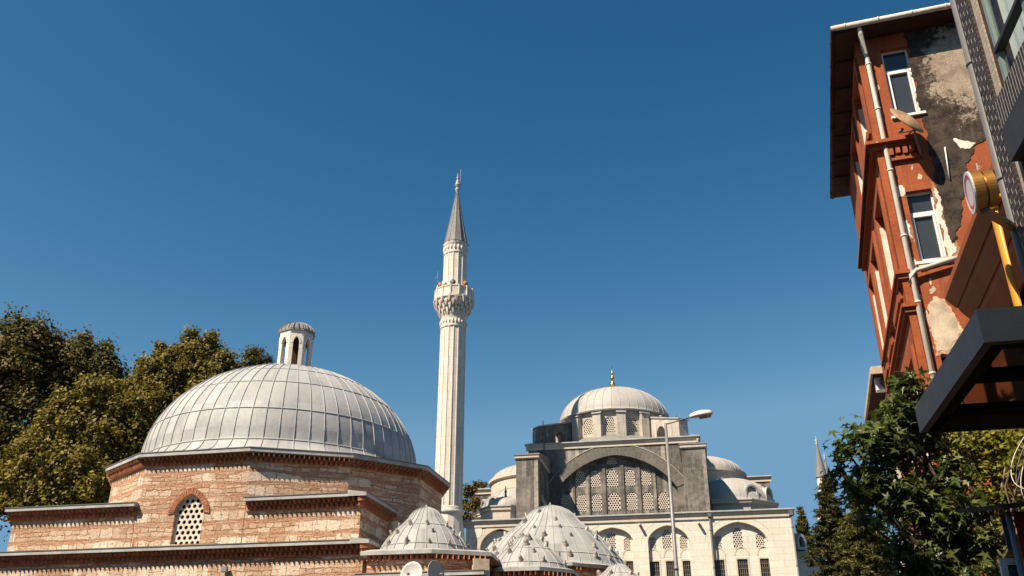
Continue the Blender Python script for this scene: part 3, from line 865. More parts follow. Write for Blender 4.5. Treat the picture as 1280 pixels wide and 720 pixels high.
# --- lower facade with arched recesses
def nx(px, py, d=0.0): return Q.px(px, py, d)
niches = []
for lx, rx, ax, ay, sy in ((741, 790, 765.6, 659.5, 676), (810, 861, 835, 656.5, 678), (889.5, 959, 924, 652.2, 678)):
    a = nx(lx, sy)[0]; b = nx(rx, sy)[0]
    niches.append((a, b, nx(lx, sy)[1], nx(ax, ay)[1]))
step = niches[1][0] - niches[0][0]
wdt = niches[0][1] - niches[0][0]
niches.insert(0, (niches[0][0] - step * 1.02, niches[0][0] - step * 1.02 + wdt, niches[0][2], niches[0][3]))
lw = MB()
outer = [(SL, 0), (SR, 0), (SR, ZC - 0.3), (SL, ZC - 0.3)]
aL = nx(600, 690)[0]; aR = nx(650, 690)[0]
porch = arch(aL, aR, 2.0, nx(600, 686)[1], nx(626, 661)[1], 18, 0.12)
lw.wall(Q, outer, [arch(a, b, 3.5, zs, za, 18, 0.16) for a, b, zs, za in niches] + [porch], 0, 0.36, back=False)
facade = lw.build('facade_wall', MT['mosque_stone'], mosq)
gr = []           # lattice windows in the recesses: (x0, x1, ytop, ybot)
for x0, x1, yt, yb in ((744, 752, 673, 690), (760, 770.6, 665.5, 688), (780.6, 789, 672.5, 689),
                       (812.5, 821, 671.5, 689), (829, 840.5, 662, 687.5), (850.6, 860, 669.5, 687),
                       (893.8, 903.2, 669.5, 687), (917.6, 929.8, 660.2, 686.5), (946, 957.2, 667, 686.5)):
    s0, s1 = nx(x0, yb, .55)[0], nx(x1, yb, .55)[0]
    gr.append((s0, s1, nx(x0, yb, .55)[1], nx(x0, yt, .55)[1]))
rc = []
for x0, x1, yt in ((761, 771, 703), (781, 792, 702), (812, 824, 702.5), (832.5, 842.8, 702), (853.2, 865, 701.5), (893.2, 905, 700.5), (921.2, 934.2, 699.5), (949.5, 962.4, 698.7)):
    s0, s1 = nx(x0, yt, .55)[0], nx(x1, yt, .55)[0]; zt = nx(x0, yt, .55)[1]
    rc.append((s0, s1, zt - 2.9, zt))
iw = MB()
iw.wall(Q, [(SL + 0.3, 0), (SR - 0.3, 0), (SR - 0.3, ZC - 0.9), (SL + 0.3, ZC - 0.9)],
        [arch(a, b, z0, z1 - (b - a) * 0.42, z1, 10, 0.15) for a, b, z0, z1 in gr] + [[(a, z0), (b, z0), (b, z1), (a, z1)] for a, b, z0, z1 in rc] , 0.361, 0.75, back=False, edges=False)
iw.build('inner_wall', MT['mosque_stone'], mosq)
for a, b, z0, z1 in gr:
    lattice(mosq, Q, a - 0.01, b + 0.01, z0 - 0.01, z1 - (b - a) * 0.42, z1 + 0.01, 0.40, (b - a) / 3.9, 0.37, point=0.15)
for a, b, z0, z1 in rc:
    m = MB(); n = 5
    for i in range(1, n): m.box(Q, a + (b - a) * i / n - 0.022, a + (b - a) * i / n + 0.022, 0.42, 0.46, z0, z1)
    k = 8
    for i in range(1, k): m.box(Q, a, b, 0.462, 0.50, z0 + (z1 - z0) * i / k - 0.022, z0 + (z1 - z0) * i / k + 0.022)
    g = m.build('iron_grate', MT['iron'], mosq)
    m = MB(); m.add([Q.w(s, 0.70, z) for s, z in ((a - .05, z0), (b + .05, z0), (b + .05, z1), (a - .05, z1))], [(0, 1, 2, 3)])
    m.build('pane', MT['pane_dark'], g)
    m = MB()      # stone frame and relieving arch over the window
    w_ = 0.13
    m.box(Q, a - w_, a, 0.33, 0.37, z0, z1 + w_); m.box(Q, b, b + w_, 0.33, 0.37, z0, z1 + w_); m.box(Q, a, b, 0.33, 0.37, z1, z1 + w_)
    m.ring(Q, arc(a - 0.08, b + 0.08, z1 + 0.28, z1 + 0.95, 12, 0.1), arc(a - 0.2, b + 0.2, z1 + 0.28, z1 + 1.08, 12, 0.1), 0.34, 0.37)
    m.build('window_surround', MT['mosque_trim'], mosq)
for a, b, zs, za in niches:
    m = MB()
    m.ring(Q, arc(a + 0.0, b - 0.0, zs, za, 24, 0.16), arc(a - 0.06, b + 0.06, zs, za + 0.06, 24, 0.16), -0.03, 0.02)
    m.ring(Q, arc(a - 0.52, b + 0.52, zs, za + 0.52, 24, 0.16), arc(a - 0.56, b + 0.56, zs, za + 0.56, 24, 0.16), -0.012, 0.02)
    m.build('arch_moulding', MT['mosque_trim'], mosq)
m = MB(); m.ring(Q, arc(aL, aR, nx(600, 686)[1], nx(626, 661)[1], 20, 0.12), arc(aL - 0.5, aR + 0.5, nx(600, 686)[1], nx(626, 661)[1] + 0.5, 20, 0.12), -0.04, 0.02)
m.build('porch_arch', MT['mosque_trim'], mosq)
s_, z_ = nx(597, 665)
m = MB(); m.loft([[Q.w(s_ + 0.42 * math.cos(2 * math.pi * k / 20), d, z_ + 0.55 * math.sin(2 * math.pi * k / 20)) for k in range(20)] for d in (-0.06, 0.02)], cap0=True, cap1=True)
m.build('round_medallion', MT['pale_plaster'], mosq)
m = MB(); m.box(Q, aL, aR, 3.0, 3.2, 0, ZC - 1); m.build('porch_back_wall', MT['grey_clad'], mosq)
ledge(mosq, Q, SL, SR, 0, ZC, 0.32, 0.62)
# right flank and rear of the lower block
m = MB(); m.box(Q, SR - 0.55, SR - 0.002, 0.552, 26, 0, ZC - 0.3); m.box(Q, SL + 0.002, SL + 0.55, 0.552, 26, 0, ZC - 0.3); m.box(Q, SL, SR, 26, 26.5, 0, ZC - 0.3)
m.build('flank_wall', MT['mosque_stone'], mosq)
m = MB(); m.add([Q.w(SL - 0.1, 0.4, ZC + 0.06), Q.w(SR + 0.1, 0.4, ZC + 0.06), Q.w(SR + 0.1, TY + 0.4, ZC + 0.45), Q.w(SL - 0.1, TY + 0.4, ZC + 0.45), Q.w(SR + 0.1, 26.4, ZC + 0.2), Q.w(SL - 0.1, 26.4, ZC + 0.2)], [(0, 1, 2, 3), (3, 2, 4, 5)])
m.build('aisle_roof', MT['old_lead'], mosq)
for tip, L in (((799.4, 656), 0.55), ((873.4, 654), 0.55)):
    s, z = Q.px(tip[0], tip[1], -L)
    m = MB(); m.tube([Q.w(s, 0.05, z + 0.10), Q.w(s, -L, z)], 0.12, 10); m.tube([Q.w(s, -L + 0.02, z), Q.w(s, -L - 0.004, z)], [0.085, 0.085], 10)
    m.build('water_spout', MT['mosque_trim'], mosq)
for tx, ty, bx, by in ((886.4, 641, 892, 719), (988, 639, 997, 719)):
    s, z = Q.px(tx, ty, -0.12)
    m = MB(); m.tube([Q.w(s, -0.14, z - 0.1), Q.w(s, -0.12, 0.2)], 0.075, 8); m.box(Q, s - 0.16, s + 0.16, -0.3, -0.001, z - 0.35, z + 0.05)
    for zz in range(3, 16, 3): m.tube([Q.w(s, -0.12, zz), Q.w(s, -0.12, zz + 0.12)], 0.1, 8)
    m.build('downpipe', MT['pipe_dark'], mosq)

# --- great gable wall: arch, recessed tympanum with lattice windows, piers
BL, BR, ZB = 3.75, 20.05, 25.2
SC = 11.62
def tx(px, py, d=TY): return Q.px(px, py, d)
il, ir = tx(694.5, 613)[0], tx(847, 613)[0]
ims = tx(770, 612)[1]; ima = tx(763, 569)[1]
hw = (ir - il) / 2
out = [(BL, ZC - 1), (BR, ZC - 1), (BR, ZB - 0.3), (BL, ZB - 0.3)]
def segarc(s0, s1, zs, za, n=30):
    """shallow pointed arch"""
    c = (s0 + s1) / 2; r = (s1 - s0) / 2; h = za - zs; o = []
    for i in range(n + 1):
        x = -1 + 2 * i / n
        a = 1.02
        zz = (math.sqrt(a - 0.72 * x * x) - math.sqrt(a - 0.72)) / (math.sqrt(a) - math.sqrt(a - 0.72))
        zz = 0.88 * zz + 0.12 * (1 - abs(x))
        o.append((c + r * x, zs + h * zz))
    return o
hole = [(il, ZC - 0.9)] + segarc(il, ir, ims, ima) + [(ir, ZC - 0.9)]
m = MB(); m.wall(Q, out, [hole], TY, TY + 0.62, back=False); m.build('gable_wall', MT['grey_clad'], mosq)
m = MB()
ai = segarc(il, ir, ims, ima, 34); ao = segarc(il - 0.95, ir + 0.95, ims + 0.35, ima + 1.12, 34)
for k in range(34):
    L0 = [(ai[k][0] * (1 - t) + ai[k + 1][0] * t, ai[k][1] * (1 - t) + ai[k + 1][1] * t) for t in (0.015, 0.985)]
    L1 = [(ao[k][0] * (1 - t) + ao[k + 1][0] * t, ao[k][1] * (1 - t) + ao[k + 1][1] * t) for t in (0.015, 0.985)]
    m.ring(Q, L0, L1, TY - 0.05 - 0.012 * (k % 2), TY + 0.02)
m.build('arch_band', MT['grey_arch'], mosq)
m = MB(); m.ring(Q, segarc(il - 0.97, ir + 0.97, ims + 0.35, ima + 1.14, 34), segarc(il - 1.04, ir + 1.04, ims + 0.35, ima + 1.21, 34), TY - 0.10, TY + 0.02)
m.build('arch_moulding', MT['drum_stone'], mosq)
DT = TY + 0.62
tw = []
for x0, x1, yt, yb in ((759, 771, 570, 581.5), (720, 732, 588.6, 610), (738.5, 750.7, 588, 609.6), (759, 773, 586.4, 609), (781.7, 794, 586, 608), (802, 814, 585.5, 607),
                       (702, 714, 617.5, 640), (721, 733, 617, 640), (740, 752.7, 616.4, 639.6), (760.6, 776, 614.6, 638.6), (784, 797, 614.6, 638.2), (804.2, 816.8, 614.2, 637.4), (823.4, 837, 613.8, 637)):
    s0, z0 = tx(x0, yb, DT); s1, z1 = tx(x1, yt, DT)
    tw.append((s0, tx(x1, yb, DT)[0], z0, z1))
m = MB()
m.wall(Q, [(il - 0.3, ZC - 1), (ir + 0.3, ZC - 1), (ir + 0.3, ima + 0.3), (il - 0.3, ima + 0.3)], [arch(a, b, z0, z1 - (b - a) * 0.5, z1, 10, 0.05) for a, b, z0, z1 in tw], DT, DT + 0.3, back=False, edges=False)
m.build('tympanum_wall', MT['grey_clad'], mosq)
for a, b, z0, z1 in tw:
    lattice(mosq, Q, a - 0.01, b + 0.01, z0 - 0.01, z1 - (b - a) * 0.5, z1 + 0.01, DT + 0.04, (b - a) / 4.7, 0.385, point=0.05)
m = MB()
for k in range(7):     # flat uprights between the lower windows
    pass
row2 = tw[6:]
for p, q in zip(row2[:-1], row2[1:]):
    c = (p[1] + q[0]) / 2
    x = abs(c - (il + ir) / 2) / hw
    zt = ims + (ima - ims) * max(0.05, (1 - x ** 2)) - 0.3
    m.box(Q, c - 0.16, c + 0.16, DT - 0.10, DT + 0.02, ZC, zt)
m.build('wall_uprights', MT['grey_clad'], mosq)
# block behind the gable
m = MB(); m.box(Q, BL, BL + 0.6, TY + 0.93, TY + 16.4, ZC - 1, ZB - 0.3); m.box(Q, BR - 0.6, BR, TY + 0.93, TY + 16.4, ZC - 1, ZB - 0.3); m.box(Q, BL + 0.602, BR - 0.602, TY + 15.6, TY + 16.4, ZC - 1, ZB - 0.3)
m.build('block_wall', MT['grey_clad'], mosq)
m = MB(); m.box(Q, BL + 0.01, BR - 0.01, TY + 0.02, TY + 16.39, ZB - 0.302, ZB - 0.05); m.build('block_roof', MT['lead_roof'], mosq)
ledge(mosq, Q, BL, BR, TY, ZB, 0.34, 0.62)
side = Fr(Q.w(BL, TY + 16.4, 0)[:2], -11.5 - 90)
ledge(mosq, side, 0, 16.4, 0, ZB, 0.34, 0.62)
side = Fr(Q.w(BR, TY, 0)[:2], -11.5 + 90)
ledge(mosq, side, 0, 16.4, 0, ZB, 0.34, 0.62)
m = MB(); s_ = tx(681, 560)[0]; m.tube([Q.w(s_, TY - 0.40, ZB - 0.02), Q.w(s_, TY - 0.40, ZB - 0.7), Q.w(s_, TY - 0.1, ZB - 1.1), Q.w(s_, TY - 0.1, 19)], 0.06, 8); m.build('downpipe', MT['pipe_dark'], mosq)
for s0, s1, d0, zf, zb in ((3.68, 5.70, 1.5, 22.75, 23.75), (18.60, 20.66, 1.5, 22.95, 23.3)):
    m = MB()
    m.box(Q, s0, s1, d0, TY - 0.002, ZC - 0.6, zf - 0.5)
    m.build('pier', MT['grey_clad'], mosq)
    m = MB(); m.sweep(Fr(Q.w(s0, d0, 0)[:2], -11.5), [(-0.0, zf - 0.498), (-0.16, zf - 0.40), (-0.16, zf - 0.16), (0.3, zf - 0.16), (TY - d0 - 0.01, zf - 0.16), (TY - d0 - 0.01, zf - 0.498)], -0.12, s1 - s0 + 0.12)
    m.build('pier_cornice', MT['mosque_trim'], mosq)
    m = MB(); m.sweep(Fr(Q.w(s0, d0, 0)[:2], -11.5), [(-0.22, zf - 0.158), (-0.22, zf - 0.03), (TY - d0 - 0.01, zb), (TY - d0 - 0.01, zf - 0.158)], -0.18, s1 - s0 + 0.18)
    m.build('pier_roof', MT['lead_roof'], mosq)
pf_ = Fr(Q.w(5.705, 1.5, 0)[:2], -11.5 + 90)      # pointed blind niche on the pier's side
m = MB(); m.ring(pf_, arc(1.2, 3.4, 20.4, 21.9, 12, 0.3), arc(0.9, 3.7, 20.4, 22.2, 12, 0.3), -0.08, 0.0); m.box(pf_, 0.9, 1.2, -0.08, 0, 17, 20.4); m.box(pf_, 3.4, 3.7, -0.08, 0, 17, 20.4); m.build('niche_frame', MT['grey_clad'], mosq)
m = MB(); a = Q.px(671, 610, 3.0); b = Q.px(682.5, 632, 3.0); m.bar(Q.w(a[0], 3.0, a[1]), Q.w(b[0], 3.0, b[1]), 0.35, 0.25); m.build('sloping_coping', MT['mosque_trim'], mosq)

# --- drum, dome and finial
DA = Q.w(SC, TY + 8.2, 0)
ax, ay = DA[0], DA[1]
fa = R(-11.5)
RDm = 5.95; Z0, Z1 = ZB - 0.05, 28.95
m = MB()
nf = 16
vis = []
for k in range(nf):
    a0 = fa - math.pi / 2 + (k - 0.5) * 2 * math.pi / nf; a1 = a0 + 2 * math.pi / nf
    p0 = (ax + RDm * math.cos(a0), ay + RDm * math.sin(a0)); p1 = (ax + RDm * math.cos(a1), ay + RDm * math.sin(a1))
    fr = Fr.ab(p0, p1); L = math.hypot(p1[0] - p0[0], p1[1] - p0[1])
    h = arch(L / 2 - 0.50, L / 2 + 0.50, 26.75, 27.85, 28.35, 10, 0.05)
    m.wall(fr, [(0, Z0), (L, Z0), (L, Z1), (0, Z1)], [h], 0, 0.35, back=False, edges=False)
    vis.append((fr, L, k))
m.build('drum_wall', MT['drum_stone'], mosq)
for fr, L, k in vis:
    if k in (0, 1, 2, 3, 4, 12, 13, 14, 15): lattice(mosq, fr, L / 2 - 0.51, L / 2 + 0.51, 26.74, 27.85, 28.36, 0.06, 0.22, 0.385, point=0.05)
for k in range(nf):
    a = fa - math.pi / 2 + (k + 0.5) * 2 * math.pi / nf
    fr = Fr((ax, ay), math.degrees(a))
    m = MB()
    m.loft([[fr.w(r, d, z) for r, d, z in ((5.7, y, Z0), (6.45, y, Z0), (6.45, y, 28.55), (5.7, y, 28.8))] for y in (-0.42, 0.42)], cap0=True, cap1=True)
    m.build('drum_buttress', MT['drum_stone'], mosq)
    m = MB()
    m.loft([[fr.w(r, d, z) for r, d, z in ((5.7, y, 28.81), (6.56, y, 28.56), (6.56, y, 28.66), (5.7, y, 29.03))] for y in (-0.5, 0.5)], cap0=True, cap1=True)
    m.build('buttress_cap', MT['lead_edge'], mosq)
m = MB(); m.lathe((ax, ay, 0), [(7.5, Z0 + 0.02), (7.5, Z0 + 0.25), (6.2, Z0 + 1.15), (5.97, Z0 + 1.2)], 64, True); m.build('drum_skirt', MT['lead_roof'], mosq)
m = MB(); m.lathe((ax, ay, 0), [(5.9, 28.95), (6.25, 28.95), (6.3, 29.07), (5.9, 29.25)], 64, False); m.build('drum_cornice', MT['lead_edge'], mosq)
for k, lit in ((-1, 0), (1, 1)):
    a = fa - math.pi / 2 + k * math.pi / 4
    fr = Fr((ax, ay), math.degrees(a))
    m = MB()
    zo, zi = 27.1, 28.3
    for y in (-0.7, 0.7): pass
    loop = [(5.8, Z0), (10.3, Z0), (10.3, zo), (5.8, zi)]
    m.wall(fr, loop, [arch(7.1, 8.3, Z0 + 0.25, Z0 + 1.2, Z0 + 1.9, 10, 0.1)], -0.6, 0.6, back=True, edges=True)
    m.build('corner_buttress', MT['drum_stone'] if lit else MT['grey_clad'], mosq)  # left buttress takes the darker cladding for its unlit side
    m = MB(); m.loft([[fr.w(r, y, z) for r, z in ((5.8, zi + 0.01), (10.42, zo + 0.01), (10.42, zo + 0.12), (5.8, zi + 0.2))] for y in (-0.7, 0.7)], cap0=True, cap1=True)
    m.build('buttress_cap', MT['lead_edge'], mosq)
    m = MB(); m.tube([fr.w(9.4, 0, zo + 0.3), fr.w(9.4, 0, zo + 1.0)], [0.07, 0.03], 6); m.build('small_finial', MT['pipe_dark'], mosq)
cD = (ax, ay, 29.1)
prof = [(6.0, 0.0)] + [(5.85 * math.cos(i / 20 * math.pi / 2) if i < 20 else 0.0, 0.1 + 3.75 * math.sin(i / 20 * math.pi / 2)) for i in range(21)]
m = MB(); m.lathe(cD, prof, 96, True); lathe_ribs(m, cD, prof[:-1], 40, 0.022, 0.035)
m.build('main_dome', MT['lead_mosque'], mosq, origin=cD)
m = MB(); zf = 32.75
zt = atY(763, 457, ay).z
hF = zt - zf
m.lathe((ax, ay, zf), [(0.55, 0.0), (0.50, 0.12), (0.26, 0.25), (0.16, 0.45), (0.14, 0.62), (0.30, 0.78), (0.33, 0.9), (0.26, 1.05), (0.12, 1.15), (0.11, 1.5), (0.24, 1.62), (0.24, 1.72), (0.1, 1.85), (0.09, 2.1), (0.16, 2.2), (0.05, 2.35), (0.04, hF), (0, hF)], 16, True)
m.build('finial', MT['gold'], mosq)

# --- half domes to the left and right
def half_dome(sgn, se, zbase, rad, hgt, dc_):
    """upper half dome against the block, ledge below it, lower apse roof and its walls"""
    c = Q.w(se, dc_, 0)
    cc = (c[0], c[1], zbase)
    a_mid = fa if sgn > 0 else fa + math.pi
    a0, a1 = a_mid - math.pi / 2, a_mid + math.pi / 2
    pr = [(rad * math.cos(i / 14 * math.pi / 2) if i < 14 else 0.0, hgt * math.sin(i / 14 * math.pi / 2)) for i in range(15)]
    m = MB(); m.lathe(cc, pr, 40, True, a0, a1); lathe_ribs(m, cc, pr[:-1], 20, 0.02, 0.03, a0, a1)
    m.build('half_dome', MT['lead_mosque'], mosq, origin=cc)
    m = MB(); m.lathe((c[0], c[1], 0), [(rad - 0.3, zbase - 3.0), (rad + 0.05, zbase - 3.0), (rad + 0.05, zbase - 0.42), (rad + 0.3, zbase - 0.3), (rad + 0.3, zbase - 0.02), (rad - 0.05, zbase + 0.06)], 40, False, a0, a1)
    m.build('half_dome_ledge', MT['mosque_trim'], mosq)
    return c
# right side
sr, zr = Q.px(932, 594, TY + 8.2)
zt_ = Q.px(893, 571, TY + 6.0)[1]
half_dome(1, BR, zr, sr - BR - 0.2, zt_ - zr + 0.4, TY + 8.2)
sx, zx = Q.px(957, 627, 7.5)
se = BR + 1.0
def apse(sgn, sc_, dc_, rad, zb_, hgt, a0=None, a1=None, walls=True):
    c = Q.w(sc_, dc_, 0); cc = (c[0], c[1], zb_)
    pr = [(rad * 1.03, -0.03)] + [(rad * math.cos(i / 14 * math.pi / 2) if i < 14 else 0.0, hgt * math.sin(i / 14 * math.pi / 2)) for i in range(15)]
    m = MB(); m.lathe(cc, pr, 56, True); lathe_ribs(m, cc, pr[:-1], 28, 0.02, 0.03)
    m.build('apse_dome', MT['lead_mosque'], mosq, origin=cc)
    k = 8
    oc = lambda r, z: [(c[0] + r * math.cos(fa + math.pi / 8 + 2 * math.pi * i / k), c[1] + r * math.sin(fa + math.pi / 8 + 2 * math.pi * i / k), z) for i in range(k)]
    m = MB(); m.loft([oc(rad * 1.03, ZC - 0.5), oc(rad * 1.03, zb_ - 0.45)], cap1=True)
    m.build('apse_wall', MT['drum_stone'], mosq)
    m = MB(); m.loft([oc(rad * 1.03, zb_ - 0.452), oc(rad * 1.10, zb_ - 0.32), oc(rad * 1.10, zb_ - 0.12), oc(rad * 1.13, zb_ - 0.1), oc(rad * 1.13, zb_), oc(rad * 0.9, zb_ + 0.1)], cap1=True)
    m.build('apse_cornice', MT['mosque_trim'], mosq)
apse(1, BR + 2.6, 10.2, 4.15, Q.px(905, 625.5, 6.4)[1], 2.7)
# little arched dormers in the apse roofs
def dormer(sc_, dc_, rad, zb_, az):
    c = Q.w(sc_, dc_, 0); th_ = fa - math.pi / 2 + R(az)
    fr = Fr((c[0] + rad * 0.99 * math.cos(th_), c[1] + rad * 0.99 * math.sin(th_)), math.degrees(th_) + 90)
    m = MB(); m.ring(fr, arc(-0.5, 0.5, zb_ + 0.75, zb_ + 1.25, 12, 0), arc(-0.66, 0.66, zb_ + 0.75, zb_ + 1.41, 12, 0), 0, 1.5)
    m.box(fr, -0.66, -0.5, 0, 1.5, zb_ + 0.05, zb_ + 0.75); m.box(fr, 0.5, 0.66, 0, 1.5, zb_ + 0.05, zb_ + 0.75)
    d_ = m.build('dormer', MT['lead_edge'], mosq)
    m = MB(); m.add([fr.w(p[0], 0.5, p[1]) for p in arch(-0.5, 0.5, zb_ + 0.05, zb_ + 0.75, zb_ + 1.25, 12, 0)], [tuple(range(15))]); m.build('pane', MT['pane_dark'], d_)
zap = Q.px(905, 625.5, 6.4)[1]
for az in (28, 60): dormer(BR + 2.6, 10.2, 4.15, zap, az)
zal = Q.px(600, 637.5, 7.5)[1]
for az in (-60, -30): dormer(BL - 2.0, 11.0, 3.5, zal, az)
a = Q.px(934, 596, 19.0); b = Q.px(961, 596.5, 19.0)
m = MB(); m.box(Q, a[0] - 3, b[0], 19.0, 23, ZC - 1, a[1] - 0.3); m.build('rear_wall', MT['grey_clad'], mosq)
ledge(mosq, Q, a[0] - 3, b[0], 19.0, a[1], 0.3, 0.6)
# left side
sl_, zl_ = Q.px(600, 611, TY + 8.2)
half_dome(-1, BL, Q.px(625, 606, TY + 8.2)[1], BL - Q.px(616, 606, TY + 8.2)[0], Q.px(646, 584, TY + 7)[1] - Q.px(625, 606, TY + 8.2)[1] + 0.35, TY + 8.2)
apse(-1, BL - 2.0, 11.0, 3.5, Q.px(600, 637.5, 7.5)[1], 2.7)
a = Q.px(587, 612, 19.0); b = Q.px(612, 611, 19.0)
m = MB(); m.box(Q, a[0], b[0] + 3, 19.0, 23, ZC - 1, a[1] - 0.3); m.build('rear_wall', MT['grey_clad'], mosq)
ledge(mosq, Q, a[0], b[0] + 3, 19.0, a[1], 0.3, 0.6)
# cupola over the left bay
cs, cz = Q.px(632, 637.5, 3.6)
c = Q.w(cs, 3.6, 0)
oc = lambda r, z: [(c[0] + r * math.cos(fa + math.pi / 8 + 2 * math.pi * i / 8), c[1] + r * math.sin(fa + math.pi / 8 + 2 * math.pi * i / 8), z) for i in range(8)]
m = MB(); m.loft([oc(2.3, ZC - 0.4), oc(2.3, cz - 0.5), oc(2.45, cz - 0.4), oc(2.45, cz - 0.12)], cap1=True); m.build('cupola_base', MT['mosque_trim'], mosq)
m = MB(); m.loft([oc(2.55, cz - 0.118), oc(2.55, cz), oc(1.6, cz + 0.12)], cap0=True, cap1=True); m.build('coping', MT['lead_edge'], mosq)
pr = [(1.75 * math.cos(i / 12 * math.pi / 2) if i < 12 else 0, 1.15 * math.sin(i / 12 * math.pi / 2)) for i in range(13)]
m = MB(); m.lathe((c[0], c[1], cz), pr, 40); lathe_ribs(m, (c[0], c[1], cz), pr[:-1], 20, 0.02, 0.03)
cu = m.build('cupola', MT['lead_mosque'], mosq, origin=(c[0], c[1], cz))
m = MB(); m.lathe((c[0], c[1], cz + 1.1), [(0.22, 0), (0.12, 0.15), (0.08, 0.5), (0.14, 0.6), (0.05, 0.75), (0.04, 1.1), (0, 1.1)], 8); m.build('cupola_finial', MT['pipe_dark'], cu)

# --- low annex at the mosque's right end
ann = thing('side_annex', 'low cream stone annex with an arched roof vent beyond the right end of the mosque', 'annex', Q.w(SR + 2.5, 5, 0))
a = Q.px(985, 690, 3.0); b = Q.px(1034, 689, 3.0)
m = MB(); m.box(Q, SR + 0.02, b[0], 3.0, 14, 0, b[1] - 0.25); m.build('wall', MT['mosque_stone'], ann)
ledge(ann, Q, SR + 0.35, b[0], 3.0, b[1], 0.25, 0.5)
m = MB(); m.box(Q, SR + 0.02, b[0], 3.3, 14, b[1] - 0.249, b[1] + 0.09); m.build('roof', MT['lead_roof'], ann)
m = MB(); s_ = Q.px(1027, 690, 2.88)[0]; m.tube([Q.w(s_, 2.88, b[1] - 0.5), Q.w(s_, 2.88, 0)], 0.05, 6); m.build('downpipe', MT['pole_grey'], ann)
v0 = Q.px(996, 686, 4.5); v1 = Q.px(1011, 686, 4.5); zt = Q.px(1003, 667, 4.5)[1]
vf = Fr(Q.w((v0[0] + v1[0]) / 2, 4.5, 0)[:2], -11.5 + 38)
m = MB(); lo_ = arch(-0.5, 0.5, v0[1] - 0.1, zt - 0.4, zt, 12, 0.0)
m.wall(vf, lo_, [arch(-0.3, 0.3, v0[1] + 0.15, zt - 0.62, zt - 0.25, 10, 0)], 0, 1.2, back=True); vt = m.build('roof_vent', MT['lead_edge'], ann)
m = MB(); m.add([vf.w(p[0], 0.5, p[1]) for p in arch(-0.3, 0.3, v0[1] + 0.15, zt - 0.62, zt - 0.25, 10, 0)], [tuple(range(13))]); m.build('vent_opening', MT['dark_void'], vt)

# ------------------------------------------------------------------ minaret
MX, MY = atY(559.8, 640, 80.5).x, 80.5
min_ = thing('minaret', 'tall white fluted stone minaret with one balcony and a grey lead cone', 'minaret', (MX, MY, 0))
def mz(py, px=566): return atY(px, py, MY).z
mc = (MX, MY, 0)
NS = 16
def fluted(m, r0, r1, z0, z1, n=NS, a_off=0.0):
    """polygonal shaft with a raised roll at every corner"""
    loops = []
    for r, z in ((r0, z0), (r1, z1)):
        l = []
        for k in range(n):
            for t, q in ((-0.10, 0.985), (-0.06, 1.03), (0.06, 1.03), (0.10, 0.985)):
                a = a_off + 2 * math.pi * (k + t) / n
                l.append((MX + r * q * math.cos(a), MY + r * q * math.sin(a), z))
        loops.append(l)
    m.loft(loops, cap1=True)
zb0 = mz(637); zb1 = mz(398)
m = MB()
m.lathe(mc, [(1.75, 0), (1.75, 9), (1.72, mz(676)), (1.42, zb0 - 0.55)], 16, False, R(4)); m.build('base', MT['marble'], min_)
m = MB(); m.lathe(mc, [(1.40, zb0 - 0.56), (1.58, zb0 - 0.42), (1.58, zb0 - 0.2), (1.45, zb0 - 0.1), (1.5, zb0), (1.38, zb0 + 0.15)], 32, True); m.build('base_ring', MT['marble'], min_)
m = MB(); fluted(m, 1.36, 1.30, zb0 + 0.1, zb1, NS, R(6)); m.build('shaft', MT['marble'], min_)
zk0, zk1, zp1 = mz(399) + 0.35, mz(378), mz(365)
m = MB(); m.lathe(mc, [(1.34, zk0 - 1.5), (1.40, zk0 - 1.4), (1.36, zk0 - 1.3), (1.36, zk0 - 0.2), (1.46, zk0 - 0.1), (1.46, zk0 + 0.1)], 32, True)
for k in range(24):
    a = 2 * math.pi * k / 24; m.lathe((MX + 1.37 * math.cos(a), MY + 1.37 * math.sin(a), zk0 - 0.95), [(0.02, -0.25), (0.11, -0.1), (0.12, 0.1), (0.02, 0.3)], 5)
m.build('neck_moulding', MT['marble'], min_)
m = MB()
for t in range(4):
    r = 1.44 + 0.19 * t; z = zk0 + (zk1 - zk0) * t / 4; n = 16
    m.lathe(mc, [(r - 0.25, z), (r - 0.1, z), (r - 0.06, z + (zk1 - zk0) / 4)], 32, False)
    for k in range(n):
        a = 2 * math.pi * (k + 0.5 * (t % 2)) / n
        fr = Fr((MX + r * math.cos(a), MY + r * math.sin(a)), math.degrees(a) + 90)
        h = (zk1 - zk0) / 4
        m.loft([[fr.w(-0.03, -0.06, z - 0.25), fr.w(0.03, -0.06, z - 0.25), fr.w(0.03, 0.02, z - 0.25), fr.w(-0.03, 0.02, z - 0.25)],
                [fr.w(-0.15, -0.20, z + h * 0.55), fr.w(0.15, -0.20, z + h * 0.55), fr.w(0.15, 0.12, z + h * 0.55), fr.w(-0.15, 0.12, z + h * 0.55)],
                [fr.w(-0.20, -0.22, z + h), fr.w(0.20, -0.22, z + h), fr.w(0.20, 0.2, z + h), fr.w(-0.20, 0.2, z + h)]], cap0=True, cap1=True)
m.lathe(mc, [(1.0, zk1 - 0.05), (2.08, zk1 - 0.05), (2.08, zk1 + 0.14), (1.0, zk1 + 0.14)], 32, False)
m.build('balcony_corbels', MT['marble'], min_)
m = MB(); nb = 14
